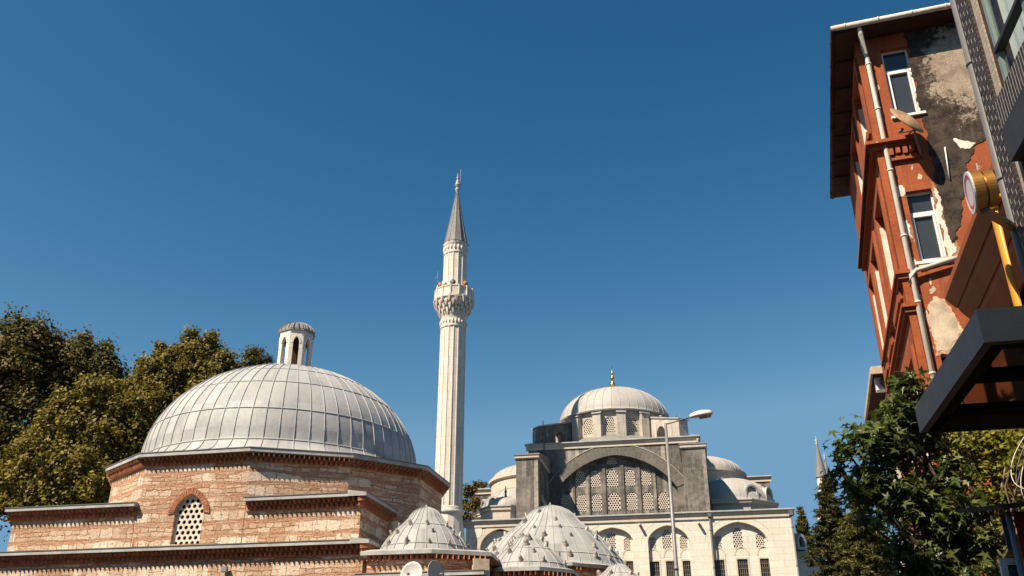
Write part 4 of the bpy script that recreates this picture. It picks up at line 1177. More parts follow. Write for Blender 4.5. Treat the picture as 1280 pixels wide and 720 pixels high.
for k in range(nb):
    a0 = 2 * math.pi * k / nb + R(5); a1 = 2 * math.pi * (k + 1) / nb + R(5)
    p0 = (MX + 2.03 * math.cos(a0), MY + 2.03 * math.sin(a0)); p1 = (MX + 2.03 * math.cos(a1), MY + 2.03 * math.sin(a1))
    fr = Fr.ab(p0, p1); L = math.hypot(p1[0] - p0[0], p1[1] - p0[1])
    m.box(fr, 0.06, L - 0.06, -0.02, 0.05, zk1 + 0.14, zp1 - 0.1)
    m.box(fr, -0.07, 0.07, -0.10, 0.10, zk1 + 0.14, zp1 + 0.06)
    m.box(fr, 0.071, L - 0.071, -0.07, 0.08, zp1 - 0.12, zp1)
    m.box(fr, 0.071, L - 0.071, -0.05, 0.07, zk1 + 0.14, zk1 + 0.28)
m.build('balcony_parapet', MT['marble'], min_)
zc0 = mz(307)
m = MB(); fluted(m, 1.24, 1.22, zk1, zc0 - 1.2, 14, R(6)); m.build('upper_shaft', MT['marble'], min_)
m = MB(); m.lathe(mc, [(1.24, zc0 - 1.25), (1.30, zc0 - 1.15), (1.25, zc0 - 1.05), (1.26, zc0 - 0.3), (1.36, zc0 - 0.2), (1.36, zc0)], 32, True)
for k in range(20):
    a = 2 * math.pi * k / 20; m.lathe((MX + 1.26 * math.cos(a), MY + 1.26 * math.sin(a), zc0 - 0.65), [(0.02, -0.3), (0.13, -0.12), (0.14, 0.1), (0.02, 0.32)], 5)
m.build('frieze', MT['marble'], min_)
zs_ = mz(241, 569)
m = MB(); pr = [(1.42, 0), (1.42, 0.08), (1.27, 0.16), (0.66, (zs_ - zc0) * 0.52), (0.13, zs_ - zc0)]
m.lathe((MX, MY, zc0), pr, 12, False); lathe_ribs(m, (MX, MY, zc0), pr[1:], 12, 0.03, 0.03)
m.build('spire', MT['spire_lead'], min_, origin=(MX, MY, zc0))
zf_ = mz(216, 570)
m = MB(); h = zf_ - zs_
m.lathe((MX, MY, zs_ - 0.1), [(0.14, 0), (0.14, h * .1), (0.28, h * .17), (0.28, h * .22), (0.14, h * .28), (0.13, h * .34), (0.32, h * .40), (0.30, h * .46), (0.16, h * .52), (0.22, h * .58), (0.12, h * .66), (0.06, h * .74), (0.16, h * .80), (0.05, h * .86), (0.03, h), (0, h)], 14, True)
m.tube([(MX + 0.30, MY, zs_ + h * 0.22), (MX + 0.33, MY, zf_ + 0.4)], 0.02, 6); m.bar((MX + 0.1, MY, zs_ + h * 0.25), (MX + 0.32, MY, zs_ + h * 0.25), 0.03, 0.03); m.bar((MX + 0.1, MY, zs_ + h * 0.6), (MX + 0.34, MY, zs_ + h * 0.6), 0.03, 0.03)
m.build('finial', MT['lead_edge'], min_)
MT['horn'] = plain('orange_brown_horn', (0.42, 0.17, 0.06), 0.6, 0.3)
for k, (aa, mt) in enumerate(((215, 'horn'), (238, 'pale_plaster'), (268, 'pipe_dark'), (312, 'horn'), (190, 'pale_plaster'))):
    a = R(aa); p = Vector((MX + 1.62 * math.cos(a), MY + 1.62 * math.sin(a), zp1 + 0.28)); d = Vector((math.cos(a), math.sin(a), 0))
    m = MB(); m.tube([p - d * 0.25, p, p + d * 0.28], [0.08, 0.14, 0.32], 12); m.tube([p - d * 0.2, p - d * 0.2 - Vector((0, 0, 1.0))], 0.04, 6)
    m.build('loudspeaker', MT[mt], min_)
m = MB(); a = R(195); p = Vector((MX + 1.9 * math.cos(a), MY + 1.9 * math.sin(a), zp1))
m.tube([p, p + Vector((0, 0, 2.0))], 0.025, 6); m.tube([p + Vector((-0.5, 0, 1.3)), p + Vector((0.6, 0, 1.3))], 0.02, 6)
for i in range(4): m.tube([p + Vector((-0.4 + 0.3 * i, -0.25, 1.3)), p + Vector((-0.4 + 0.3 * i, 0.25, 1.3))], 0.012, 5)
m.build('aerial', MT['pole_grey'], min_)

min_.scale = (0.91, 0.91, 1.0)

# far minarets above the conifers
def far_minaret(px, ptop, pcone, label, Y, rad):
    b = atY(px, pcone, Y); t = atY(px - 2, ptop, Y)
    root = thing('minaret', label, 'minaret', (b.x, Y, 0), 'far minarets above the conifers')
    c = (b.x, Y, 0); zc_ = b.z; H_ = t.z - b.z
    m = MB(); m.lathe(c, [(rad * 1.05, 0), (rad * 0.95, zc_ - 9)], 14, False); m.lathe(c, [(rad * 0.82, zc_ - 7.4), (rad * 0.8, zc_)], 14, False); m.build('shaft', MT['marble'], root)
    m = MB(); m.lathe(c, [(rad * 0.95, zc_ - 9.6), (rad * 1.2, zc_ - 9.2), (rad * 1.55, zc_ - 8.4), (rad * 1.6, zc_ - 7.0), (rad * 1.45, zc_ - 7.0), (rad * 1.45, zc_ - 8.0), (rad * 0.8, zc_ - 8.0)], 16, False); m.build('balcony', MT['marble'], root)
    m = MB(); m.lathe((b.x, Y, zc_), [(rad * 0.98, 0), (rad * 0.92, 0.3), (0.12, H_ * 0.78)], 12, False); m.build('spire', MT['spire_lead'], root, origin=(b.x, Y, zc_))
    m = MB(); m.lathe((b.x, Y, zc_ + H_ * 0.77), [(0.12, 0), (0.3, H_ * .04), (0.12, H_ * .08), (0.28, H_ * .12), (0.06, H_ * .16), (0.05, H_ * .23), (0, H_ * .23)], 8); m.build('finial', MT['lead_edge'], root)
far_minaret(1027, 545, 597, 'taller far minaret with a grey spire poking above the conifers', 170, 1.15)
far_minaret(1035.5, 566, 604, 'shorter far minaret half hidden to the right of its taller twin', 185, 0.9)

# ------------------------------------------------------------------ street lamp
LY = 30.0
lpb = atY(849, 720, LY); lpt = atY(832, 529, LY)
lamp = thing('street_lamp', 'grey steel street lamp with one white cobra head leaning over the street', 'street lamp', (lpt.x, LY, 0))
m = MB(); m.tube([(lpt.x, LY, 0), (lpt.x, LY, 4.0), (lpt.x, LY, lpt.z)], [0.09, 0.072, 0.05], 14); m.tube([(lpt.x, LY, 0), (lpt.x, LY, 1.2)], 0.13, 14); m.tube([(lpt.x, LY, 5.6), (lpt.x, LY, 5.72)], 0.078, 12); m.build('pole', MT['pole_grey'], lamp)
h0 = atY(862, 521, LY); h1 = atY(890, 516.5, LY - 0.15)
m = MB(); m.tube([(lpt.x - 0.02, LY, lpt.z - 0.04), (h0.x + 0.1, LY, h0.z)], 0.028, 10); m.build('arm', MT['pole_grey'], lamp)
hd = (h1 - h0).normalized(); hs = Vector((0, 1, 0)); hu = hd.cross(hs) * -1
if hu.z < 0: hu = -hu
Lh = (h1 - h0).length
m = MB(); loops = []
for t, w, up, dn in ((0, 0.06, 0.05, -0.05), (0.08, 0.11, 0.10, -0.06), (0.3, 0.16, 0.16, -0.07), (0.6, 0.17, 0.17, -0.07), (0.9, 0.15, 0.13, -0.06), (1.0, 0.10, 0.06, -0.05)):
    p = h0 + hd * Lh * t
    loops.append([p + hs * (w * math.cos(q)) + hu * ((up if math.sin(q) > 0 else -dn) * math.sin(q)) for q in [2 * math.pi * k / 16 for k in range(16)]])
m.loft(loops, cap0=True, cap1=True, smooth=True); m.build('head', MT['lamp_white'], lamp)
m = MB(); loops = []
for t, w in ((0.42, 0.08), (0.5, 0.12), (0.75, 0.13), (0.92, 0.08)):
    p = h0 + hd * Lh * t
    loops.append([p + hs * (w * math.cos(q)) + hu * (-0.05 + (0.09 if math.sin(q) < 0 else 0.0) * math.sin(q)) for q in [2 * math.pi * k / 12 for k in range(12)]])
m.loft(loops, cap0=True, cap1=True, smooth=True); m.build('lens', MT['lamp_lens'], lamp)
# ------------------------------------------------------------------ right side: red apartment house
MT['dark_metal'] = plain('dark_painted_metal', (0.030, 0.028, 0.028), 0.5, 0.3)
def patch(parent, name, fr, d, pts, mat, jit=1.2, proud=0.010, sub=4, seed=3, rim=None):
    """thin layer of plaster with a crumbling outline, given by picture points on the wall"""
    rnd = random.Random(seed)
    def ragged(ps, j):
        loop = [fr.px(x, y, d) for x, y in ps]
        amp = j * 0.022
        for lev in range(4):
            nl = []
            for k in range(len(loop)):
                a, b = loop[k], loop[(k + 1) % len(loop)]
                L = math.hypot(b[0] - a[0], b[1] - a[1])
                nl.append(a)
                if L > 0.035:
                    q = min(amp, L * 0.22)
                    nl.append(((a[0] + b[0]) / 2 + rnd.uniform(-q, q), (a[1] + b[1]) / 2 + rnd.uniform(-q, q)))
            loop = nl
        return loop
    m = MB(); m.wall(fr, ragged(pts, jit), (), d - proud, d - 0.001, back=False)
    o = m.build(name, MT[mat], parent)
    if rim:
        cx_ = sum(p[0] for p in pts) / len(pts); cy_ = sum(p[1] for p in pts) / len(pts)
        big = [(cx_ + (x - cx_) * 1.28 + rnd.uniform(-0.5, 1.0), cy_ + (y - cy_) * 1.16 + rnd.uniform(-0.5, 1.5)) for x, y in pts]
        m = MB(); m.wall(fr, ragged(big, jit), (), d - proud * 0.45, d - 0.001, back=False); m.build('plaster_layer', MT[rim], parent)
    return o

RG = atZ(1040, 35, 17.6)
N_ = Fr((RG.x, RG.y), -17.7)                 # front facing us
Lf = Fr((RG.x, RG.y), -107.7)                # side facing the street (s grows towards us)
DW, DL = 0.60, 0.55
red = thing('apartment_house', 'tall narrow orange red house with peeling plaster and a soot blackened front', 'house', (RG.x + 3, RG.y + 3, 0))
ZG = 17.6
def win(px0, py0, px1, py1):
    a = N_.px(px0, py0, DW); b = N_.px(px1, py1, DW); return a, b
wins = []
for (tl, tr_, bl) in (((1101, 63), (1132, 57), (1119.5, 146)), ((1131, 240), (1163.5, 234.5), (1149, 328))):
    s0, z1 = N_.px(*tl, DW); s1 = N_.px(*tr_, DW)[0]; z0 = N_.px(*bl, DW)[1]
    wins.append((s0 - 0.02, s1 + 0.03, z0, z1))
s3, z3_ = N_.px(1170.5, 441, DW); wins.append((s3, s3 + 0.62, z3_ - 1.95, z3_))
m = MB()
m.wall(N_, [(DL, 0), (6.5, 0), (6.5, ZG - 0.12), (DL, ZG - 0.12)], [[(a, z0), (b, z0), (b, z1), (a, z1)] for a, b, z0, z1 in wins], DW, DW + 0.30, back=False)
m.build('front_wall', MT['red_plaster'], red)
for a, b, z0, z1 in wins:
    fd = DW + 0.13; w = 0.055
    m = MB()
    m.box(N_, a + .004, a + w, fd, fd + 0.07, z0 + .004, z1 - .004); m.box(N_, b - w, b - .004, fd, fd + 0.07, z0 + .004, z1 - .004)
    m.box(N_, a + w, b - w, fd, fd + 0.07, z0 + .004, z0 + w); m.box(N_, a + w, b - w, fd, fd + 0.07, z1 - w, z1 - .004)
    zt = z1 - (z1 - z0) * 0.30
    m.box(N_, a + w, b - w, fd, fd + 0.07, zt - 0.035, zt + 0.035)
    i0, i1, j0, j1, q = a + w + .006, b - w - .006, z0 + w + .006, zt - 0.045, 0.05
    m.box(N_, i0, i0 + q, fd - 0.02, fd + 0.05, j0, j1); m.box(N_, i1 - q, i1, fd - 0.02, fd + 0.05, j0, j1); m.box(N_, i0 + q, i1 - q, fd - 0.02, fd + 0.05, j0, j0 + q); m.box(N_, i0 + q, i1 - q, fd - 0.02, fd + 0.05, j1 - q, j1)
    f = m.build('window', MT['pvc_white'], red)
    m = MB(); m.add([N_.w(s, fd + 0.045, z) for s, z in ((a + .01, z0 + .01), (b - .01, z0 + .01), (b - .01, z1 - .01), (a + .01, z1 - .01))], [(0, 1, 2, 3)])
    m.build('pane', MT['pane_sky'], f)
    m = MB(); m.box(N_, a - 0.07, b + 0.07, DW - 0.07, DW + 0.129, z0 - 0.07, z0 - 0.002); m.build('sill', MT['pvc_white'], f)
# side wall with deep-set openings
m = MB(); holes = []; lw_ = []
for s0, s1, z0, z1 in ((-2.6, -1.1, 15.0, 17.0), (-5.4, -3.9, 15.0, 17.0), (-2.9, -1.3, 10.5, 13.4), (-5.6, -4.2, 10.5, 13.4), (-7.4, -6.2, 10.5, 13.4), (-2.6, -1.2, 6.4, 8.9), (-5.4, -4.0, 6.4, 8.9)):
    holes.append([(s0, z0), (s1, z0), (s1, z1), (s0, z1)]); lw_.append((s0, s1, z0, z1))
m.wall(Lf, [(-8.4, 0), (-0.601, 0), (-0.601, ZG - 0.12), (-8.4, ZG - 0.12)], holes, DL, DL + 0.45, back=False)
m.build('side_wall', MT['red_plaster'], red)
for s0, s1, z0, z1 in lw_:
    m = MB()
    for x0, x1, y0, y1 in ((s0, s0 + 0.07, z0, z1), (s1 - 0.07, s1, z0, z1), (s0 + 0.07, s1 - 0.07, z0, z0 + 0.07), (s0 + 0.07, s1 - 0.07, z1 - 0.07, z1), ((s0 + s1) / 2 - 0.03, (s0 + s1) / 2 + 0.03, z0 + 0.07, z1 - 0.07)):
        m.box(Lf, x0, x1, DL + 0.30, DL + 0.37, y0, y1)
    f = m.build('window', MT['pvc_white'], red)
    m = MB(); m.add([Lf.w(s, DL + 0.34, z) for s, z in ((s0, z0), (s1, z0), (s1, z1), (s0, z1))], [(0, 1, 2, 3)]); m.build('pane', MT['pane_sky'], f)
    m = MB(); m.box(Lf, s0 + 0.001, s0 + 0.02, DL + 0.01, DL + 0.29, z0 + 0.002, z1 - 0.3); m.build('reveal_plaster', MT['pale_plaster'], f)
    m = MB()        # raised surround
    m.box(Lf, s0 - 0.22, s0, DL - 0.06, DL, z0 - 0.2, z1 + 0.2); m.box(Lf, s1, s1 + 0.22, DL - 0.06, DL, z0 - 0.2, z1 + 0.2); m.box(Lf, s0, s1, DL - 0.06, DL, z1, z1 + 0.2); m.box(Lf, s0, s1, DL - 0.09, DL, z0 - 0.2, z0)
    m.build('window_surround', MT['red_plaster'], red)
m = MB(); m.box(N_, DL + 0.01, 6.49, 8.3, 8.41, 0, ZG - 0.13); m.box(N_, 6.4, 6.5, DW + 0.31, 8.29, 0, ZG - 0.13); m.build('rear_wall', MT['red_plaster'], red)
# roof slab, soffit boards, gutters
m = MB()
m.box(N_, 0.06, 6.6, 0.06, 8.85, ZG - 0.118, ZG - 0.05)
for k in range(7): m.box(N_, 0.08, DL - 0.01, 0.1 + k * 1.22, 0.16 + k * 1.22, ZG - 0.16, ZG - 0.119)
m.build('soffit', MT['soffit_brown'], red)
m = MB(); m.loft([[N_.w(0.02, 0.02, ZG - 0.05), N_.w(6.6, 0.02, ZG - 0.05), N_.w(6.6, 8.9, ZG - 0.05), N_.w(0.02, 8.9, ZG - 0.05)], [N_.w(3, 3, ZG + 1.6), N_.w(3.8, 3, ZG + 1.6), N_.w(3.8, 6, ZG + 1.6), N_.w(3, 6, ZG + 1.6)]], cap1=True); m.build('roof', MT['soffit_brown'], red)
m = MB(); m.tube([N_.w(-0.03, 0.0, ZG - 0.03), N_.w(6.6, 0.0, ZG - 0.03)], 0.075, 10)
for k in range(8): m.tube([N_.w(0.3 + k * 0.8, 0.0, ZG - 0.03), N_.w(0.33 + k * 0.8, 0.0, ZG - 0.03)], 0.088, 10)
m.build('gutter', MT['gutter_cream'], red)
m = MB(); m.tube([Lf.w(0.0, 0.02, ZG - 0.05), Lf.w(-8.9, 0.02, ZG - 0.05)], 0.08, 10)
for k in range(9): m.tube([Lf.w(-0.5 - k, 0.02, ZG - 0.05), Lf.w(-0.54 - k, 0.02, ZG - 0.05)], 0.095, 10)
m.build('gutter', MT['soffit_brown'], red)
# floor cornices
for z, sN0, sN1, pr_, long_ in ((14.25, 0.30, N_.px(1143, 173, 0.35)[0], 0.25, 7.6), (N_.px(1127, 338, 0.5)[1], 0.40, 0.72, 0.15, 7.0), (N_.px(1129, 380, 0.5)[1], 0.40, 0.80, 0.15, 7.0)):
    m = MB()
    m.box(N_, sN0, sN1, DW - pr_, DW - 0.001, z - 0.09, z); m.box(N_, sN0 + 0.06, sN1 - 0.03, DW - pr_ * 0.6, DW - 0.001, z - 0.2, z - 0.091)
    m.box(Lf, -long_, -DW, DL - pr_, DL - 0.001, z - 0.09, z); m.box(Lf, -long_, -DW, DL - pr_ * 0.6, DL - 0.001, z - 0.2, z - 0.091)
    m.build('floor_cornice', MT['red_plaster'], red)
    if pr_ > 0.2:
        m = MB(); m.box(Lf, -long_ + 0.02, -DW + 0.02, DL - pr_ * 0.98, DL - 0.001, z - 0.115, z - 0.091); m.build('cornice_soffit', MT['soffit_brown'], red)
        m = MB()
        for k in range(5): m.box(N_, 0.85 + k * 0.16 - 0.05, 0.85 + k * 0.16 + 0.05, DW - 0.14, DW - 0.001, z - 0.42 + 0.03 * (k % 2), z - 0.201)
        m.box(N_, 0.78, sN1, DW - 0.09, DW - 0.001, z - 0.56, z - 0.44)
        m.build('cornice_bracket', MT['red_plaster'], red)
# corner strip left of the downpipe
m = MB(); m.box(N_, DL - 0.02, DL + 0.14, DW - 0.035, DW - 0.001, 0, ZG - 0.5); m.build('corner_strip', MT['red_plaster'], red)
# pipes
m = MB()
p0 = N_.px(1075, 36, 0.45); s_ = 0.755
m.tube([N_.w(s_ - 0.10, 0.10, ZG - 0.10), N_.w(s_ - 0.10, 0.10, ZG - 0.28), N_.w(s_ - 0.02, DW - 0.09, ZG - 0.62), N_.w(s_, DW - 0.09, ZG - 0.8), N_.w(s_, DW - 0.09, 0)], 0.062, 12)
for z in (16.6, 15.2, 13.4, 11.6, 9.9, 8.2, 6.5): m.tube([N_.w(s_, DW - 0.09, z), N_.w(s_, DW - 0.09, z + 0.05)], 0.073, 12)
m.build('downpipe', MT['gutter_cream'], red)
m = MB(); a = N_.px(1137, 347, 0.46); b = N_.px(1145, 338, 0.46); c_ = N_.px(1197, 322, 0.46)
m.tube([N_.w(a[0], 0.50, a[1] - 0.12), N_.w(a[0] + 0.04, 0.47, a[1] + 0.05), N_.w(b[0], 0.46, b[1]), N_.w(c_[0] + 0.1, 0.46, c_[1] + 0.02)], 0.052, 12); m.build('branch_pipe', MT['gutter_cream'], red)
MT['old_render'] = plain('old_brown_render', (0.30, 0.155, 0.085), 0.9, 0.15, var=0.4, sc=5); MT['pale_rim'] = plain('flaking_paint_edge', (0.56, 0.36, 0.24), 0.9, 0.15, var=0.4, sc=6)
_q = N_.px(1207, 84, DW); _a = N_.w(_q[0], DW, 0)
MT['soot'] = soot_plaster('sooty_plaster', _a[0] * N_.t[0] + _a[1] * N_.t[1], _q[1])
patch(red, 'sill_plaster', N_, DW, [(1147, 329), (1186, 321), (1194, 322), (1150, 338)], 'bare_plaster', 0.5, 0.05)
patch(red, 'soot_stain', N_, DW, [(1129, 40), (1160, 30), (1205, 22), (1236, 140), (1232, 172), (1216, 184), (1207, 204), (1203, 232), (1203, 262), (1197, 296), (1189, 306), (1181, 280), (1174, 245), (1168, 215), (1161, 185), (1155, 160), (1150, 140), (1142, 100), (1136, 70)], 'soot', 2.2, 0.016, 5, 3)
patch(red, 'peeled_plaster', N_, DW, [(1117, 236), (1124, 232), (1131, 235), (1131, 244), (1122, 247)], 'pale_plaster', 1.4, 0.012, 3, 5, 'old_render')
patch(red, 'peeled_plaster', N_, DW, [(1128, 279), (1132, 275), (1138, 283), (1141, 299), (1133, 293)], 'pale_plaster', 1.4, 0.012, 3, 6, 'old_render')
patch(red, 'peeled_plaster', N_, DW, [(1167, 234), (1171, 236), (1178, 268), (1185, 288), (1196, 310), (1190, 324), (1185, 318), (1177, 285)], 'pale_plaster', 1.8, 0.014, 4, 7, 'old_render')
patch(red, 'peeled_plaster', N_, DW, [(1140, 322), (1145, 326), (1147, 338), (1141, 338)], 'pale_plaster', 1.4, 0.012, 3, 8, 'old_render')
patch(red, 'bare_plaster', N_, DW, [(1164, 384), (1171, 375), (1180, 378), (1189, 392), (1199, 412), (1197, 424), (1187, 437), (1172, 440), (1168, 418), (1162, 400)], 'bare_plaster', 1.8, 0.012, 4, 9, 'pale_rim')
patch(red, 'peeled_plaster', N_, DW, [(1192, 173), (1203, 176), (1220, 178), (1212, 186), (1200, 186)], 'pale_plaster', 0.9, 0.02, 4, 10)
for k_, (x_, y_, r_) in enumerate(((1158, 395, 5), (1150, 372, 3), (1166, 362, 4), (1142, 356, 3), (1153, 430, 4), (1188, 452, 4), (1096, 110, 3), (1140, 210, 2.5), (1150, 222, 3), (1163, 352, 3), (1112, 195, 2.5), (1186, 372, 4))):
    rn_ = random.Random(k_ + 40)
    patch(red, 'paint_chip', N_, DW, [(x_ + r_ * rn_.uniform(0.4, 1.3) * math.cos(t_ * 1.05), y_ + r_ * rn_.uniform(0.5, 2.2) * math.sin(t_ * 1.05)) for t_ in range(6)], 'pale_rim' if k_ % 2 else 'bare_plaster', 1.2, 0.005, 3, k_ + 60)
m = MB(); a = N_.px(1181, 184, DW - 0.05); b = N_.px(1187, 224, DW - 0.05); m.tube([N_.w(a[0], DW - 0.05, a[1]), N_.w(b[0], DW - 0.05, b[1])], 0.016, 8)
a2 = N_.px(1172, 183, DW - 0.06); b2 = N_.px(1190, 180, DW - 0.06); m.build('waste_pipe', MT['pvc_white'], red)
# cables under the eaves
m = MB(); a = N_.px(1066, 45, 0.55); b = N_.px(1100, 32, 0.5); c_ = N_.px(1165, 20, 0.5)
m.tube([N_.w(a[0], 0.55, a[1]), N_.w(b[0], 0.52, b[1] - 0.06), N_.w(c_[0], 0.55, c_[1])], 0.012, 6)
a = N_.px(1112, 178, .55); b = N_.px(1141, 160, .55)
m.tube([N_.w(a[0], DW - .02, a[1]), N_.w((a[0] + b[0]) / 2, DW - .02, (a[1] + b[1]) / 2 - 0.1), N_.w(b[0], DW - .02, b[1])], 0.01, 5)
m.build('cable', MT['pipe_dark'], red)
# rusty dish on its front
dc = N_.px(1137, 146, -0.05)
dcw = Vector(N_.w(dc[0], -0.05, dc[1]))
dd = dish(dcw, 0.46, R(-30.3), R(-27), 'rusty satellite dish seen edge on, fixed to the orange house front', None, 'dish_rust',
          mast=[dcw + Vector((0.04, 0.02, -0.1)), Vector(N_.w(dc[0] + 0.1, 0.25, dc[1] - 0.75)), Vector(N_.w(dc[0] + 0.2, DW, dc[1] - 0.8))])

# ------------------------------------------------------------------ cream house farther along
E0 = atY(1087, 460, 29.5)
cr = thing('cream_house', 'pale cream house with a thin overhanging roof behind the orange house', 'house', (E0.x + 3, E0.y + 4, 0))
Cn = Fr((E0.x, E0.y), -17.7); Cl = Fr((E0.x, E0.y), -107.7)
m = MB(); m.box(Cn, 0.0, 6.0, 0.0, 6.0, E0.z - 0.22, E0.z); m.box(Cn, 0.04, 5.9, 0.04, 5.9, E0.z + 0.001, E0.z + 0.06); m.build('roof', MT['bare_plaster'], cr)
m = MB(); m.box(Cn, 0.60, 5.8, 0.7, 5.7, 0, E0.z - 0.221); m.build('wall', MT['pale_plaster'], cr)
m = MB(); m.box(Cn, 0.08, 0.83, 0.1, 5.8, E0.z - 0.25, E0.z - 0.221); m.box(Cn, 0.831, 5.9, 0.1, 0.69, E0.z - 0.25, E0.z - 0.221); m.build('soffit', MT['soffit_brown'], cr)
zz = Cn.px(1080, 530, 0.3)[1]
m = MB(); m.box(Cn, 0.35, 5.8, 0.3, 5.7, zz - 0.22, zz); m.box(Cn, 0.45, 5.7, 0.4, 5.6, zz - 3.1, zz - 2.95); m.build('floor_band', MT['bare_plaster'], cr)
for z in (zz - 2.4, zz - 5.4):
    m = MB(); m.box(Cn, 1.6, 2.6, 0.66, 0.72, z, z + 1.5); w_ = m.build('window', MT['pvc_white'], cr)
    m = MB(); m.box(Cn, 1.68, 2.52, 0.645, 0.659, z + 0.08, z + 1.42); m.build('pane', MT['pane_sky'], w_)
a = Cn.px(1096, 487, 0.3); b = Cn.px(1113, 467, 0.3)
ac = thing('air_conditioner', 'white air conditioning unit with a round fan on the cream house', 'air conditioner', Cn.w((a[0] + b[0]) / 2, 0.5, a[1]))
m = MB(); m.box(Cn, a[0], a[0] + 0.75, 0.35, 0.68, a[1], b[1]); m.build('housing', MT['pvc_white'], ac)
zc_ = (a[1] + b[1]) / 2; rc_ = (b[1] - a[1]) * 0.40
m = MB()
m.loft([[Cn.w(a[0] + 0.34 + rc_ * q * math.cos(2 * math.pi * k / 24), d, zc_ + rc_ * q * math.sin(2 * math.pi * k / 24)) for k in range(24)] for q, d in ((1.0, 0.349), (1.0, 0.33), (0.9, 0.33), (0.88, 0.345), (0.2, 0.345))], cap1=True)
for k in range(5): m.bar(Cn.w(a[0] + 0.34, 0.335, zc_), Cn.w(a[0] + 0.34 + rc_ * math.cos(k * 1.257), 0.335, zc_ + rc_ * math.sin(k * 1.257)), 0.015, 0.015, (0, 1, 0.01))
m.build('fan_grille', MT['pole_grey'], ac)

# ------------------------------------------------------------------ shop building with the brown cornice
o_ = atZ(1182, 378, 9.1); o2_ = atZ(1240, 225, 9.1)
S_ = Fr((o_.x, o_.y), math.degrees(math.atan2(o2_.y - o_.y, o2_.x - o_.x)))     # s grows towards us, d into the wall
SLn = math.hypot(o2_.x - o_.x, o2_.y - o_.y) + 0.2
shop = thing('shop_building', 'narrow shop building with a stepped brown cornice over dark windows', 'building', (o_.x + 2, o_.y - 2, 0))
m = MB(); pr = [(0, 9.30), (0, 9.17), (0.17, 8.95), (0.20, 8.96), (0.24, 8.86), (0.40, 8.65), (0.43, 8.66), (0.47, 8.55), (0.70, 8.24), (0.75, 8.24), (0.75, 9.30)]
print('cornice z', S_.px(1248, 295, 0.7), S_.px(1218, 385, 0.7), S_.px(1256, 312, 0.66), S_.px(1228, 383, 0.66), SLn)
m.sweep(S_, pr, 0, SLn); m.build('cornice', MT['brown_metal'], shop)
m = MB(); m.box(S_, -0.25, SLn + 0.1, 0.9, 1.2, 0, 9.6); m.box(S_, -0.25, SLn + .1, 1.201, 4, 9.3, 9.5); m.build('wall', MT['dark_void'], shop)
m = MB(); m.box(S_, 0.0, SLn, 0.66, 0.74, 7.28, 7.42); m.box(S_, 0.0, SLn, 0.66, 0.74, 5.9, 6.04)
for k in range(4): m.box(S_, 0.02 + k * (SLn - 0.14) / 3, 0.12 + k * (SLn - 0.14) / 3, 0.67, 0.73, 6.041, 7.279)
fr_ = m.build('window_frame', MT['red_trim'], shop)
m = MB(); m.add([S_.w(s, 0.72, z) for s, z in ((0.05, 5.9), (SLn, 5.9), (SLn, 7.9), (0.05, 7.9))], [(0, 1, 2, 3)]); m.build('pane', MT['pane_dark'], fr_)
m = MB(); m.box(S_, -0.02, SLn, 0.76, 0.89, 4.4, 5.9); m.build('sign_panel', MT['brown_metal'], shop)

# ------------------------------------------------------------------ dark brick building on the right edge
D0 = atY(1190, 0, 9.5)
Dk = Fr((D0.x, D0.y), -101.5)
dark = thing('brick_building', 'dark brown brick building with pale mortar and big windows at the right edge', 'building', (D0.x + 3, 5, 0))
def dpx(px, py, d=0.0): return Dk.px(px, py, d)
sb = dpx(1237, 100)[0]; sp = dpx(1244, 100)[0]; sw = dpx(1250, 100)[0]
zs1 = dpx(1252, 121)[1]; zs0 = dpx(1259, 174)[1]
S_END = 7.5; ZT = 12.5
m = MB(); m.box(Dk, 0.09, sb, 0.0, 0.4, 0, ZT); m.box(Dk, 0.09, 0.4, 0.401, 6, 0, ZT); m.build('brick_pier', MT['dark_brick'], dark)
m = MB(); m.box(Dk, sb + 0.001, sp, 0.03, 0.4, 0, ZT); m.build('pale_strip', MT['pale_strip'], dark)
m = MB(); m.box(Dk, sp + 0.001, sw, 0.05, 0.4, 0, ZT); m.build('reveal_strip', MT['soffit_brown'], dark)
wz = [(zs1, zs1 + 2.3), (zs0 - 0.45 - 2.2, zs0 - 0.45)]
sp_h = zs1 - zs0
bands = [(zs0, zs1), (zs1 + 2.3, ZT), (zs0 - 0.45 - 2.2 - sp_h, zs0 - 0.45 - 2.2)]
m = MB()
for z0, z1 in bands: m.box(Dk, sp - 0.05, S_END, -0.05, 0.29, z0, z1)
m.build('spandrel', MT['dark_brick_up'], dark)
m = MB(); m.box(Dk, sw - 0.02, S_END, -0.12, 0.35, zs0 - 0.45, zs0 - 0.001); m.box(Dk, sw, S_END, -0.1, 0.35, zs1 + 2.0, zs1 + 2.299); m.build('lintel', MT['dark_metal'], dark)
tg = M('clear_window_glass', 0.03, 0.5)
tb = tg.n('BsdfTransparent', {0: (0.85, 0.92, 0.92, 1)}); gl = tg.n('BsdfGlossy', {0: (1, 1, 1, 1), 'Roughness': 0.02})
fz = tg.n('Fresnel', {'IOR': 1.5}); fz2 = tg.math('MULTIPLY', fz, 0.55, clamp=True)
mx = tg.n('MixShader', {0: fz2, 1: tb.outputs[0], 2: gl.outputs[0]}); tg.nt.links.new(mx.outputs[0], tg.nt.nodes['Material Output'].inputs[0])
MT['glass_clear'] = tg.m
tg2 = M('smoked_canopy_glass', 0.03, 0.5)
tb = tg2.n('BsdfTransparent', {0: (0.20, 0.19, 0.185, 1)}); gl = tg2.n('BsdfGlossy', {0: (1, 1, 1, 1), 'Roughness': 0.04})
mx = tg2.n('MixShader', {0: tg2.n('Fresnel', {'IOR': 1.5}), 1: tb.outputs[0], 2: gl.outputs[0]}); tg2.nt.links.new(mx.outputs[0], tg2.nt.nodes['Material Output'].inputs[0])
MT['glass_tint'] = tg2.m
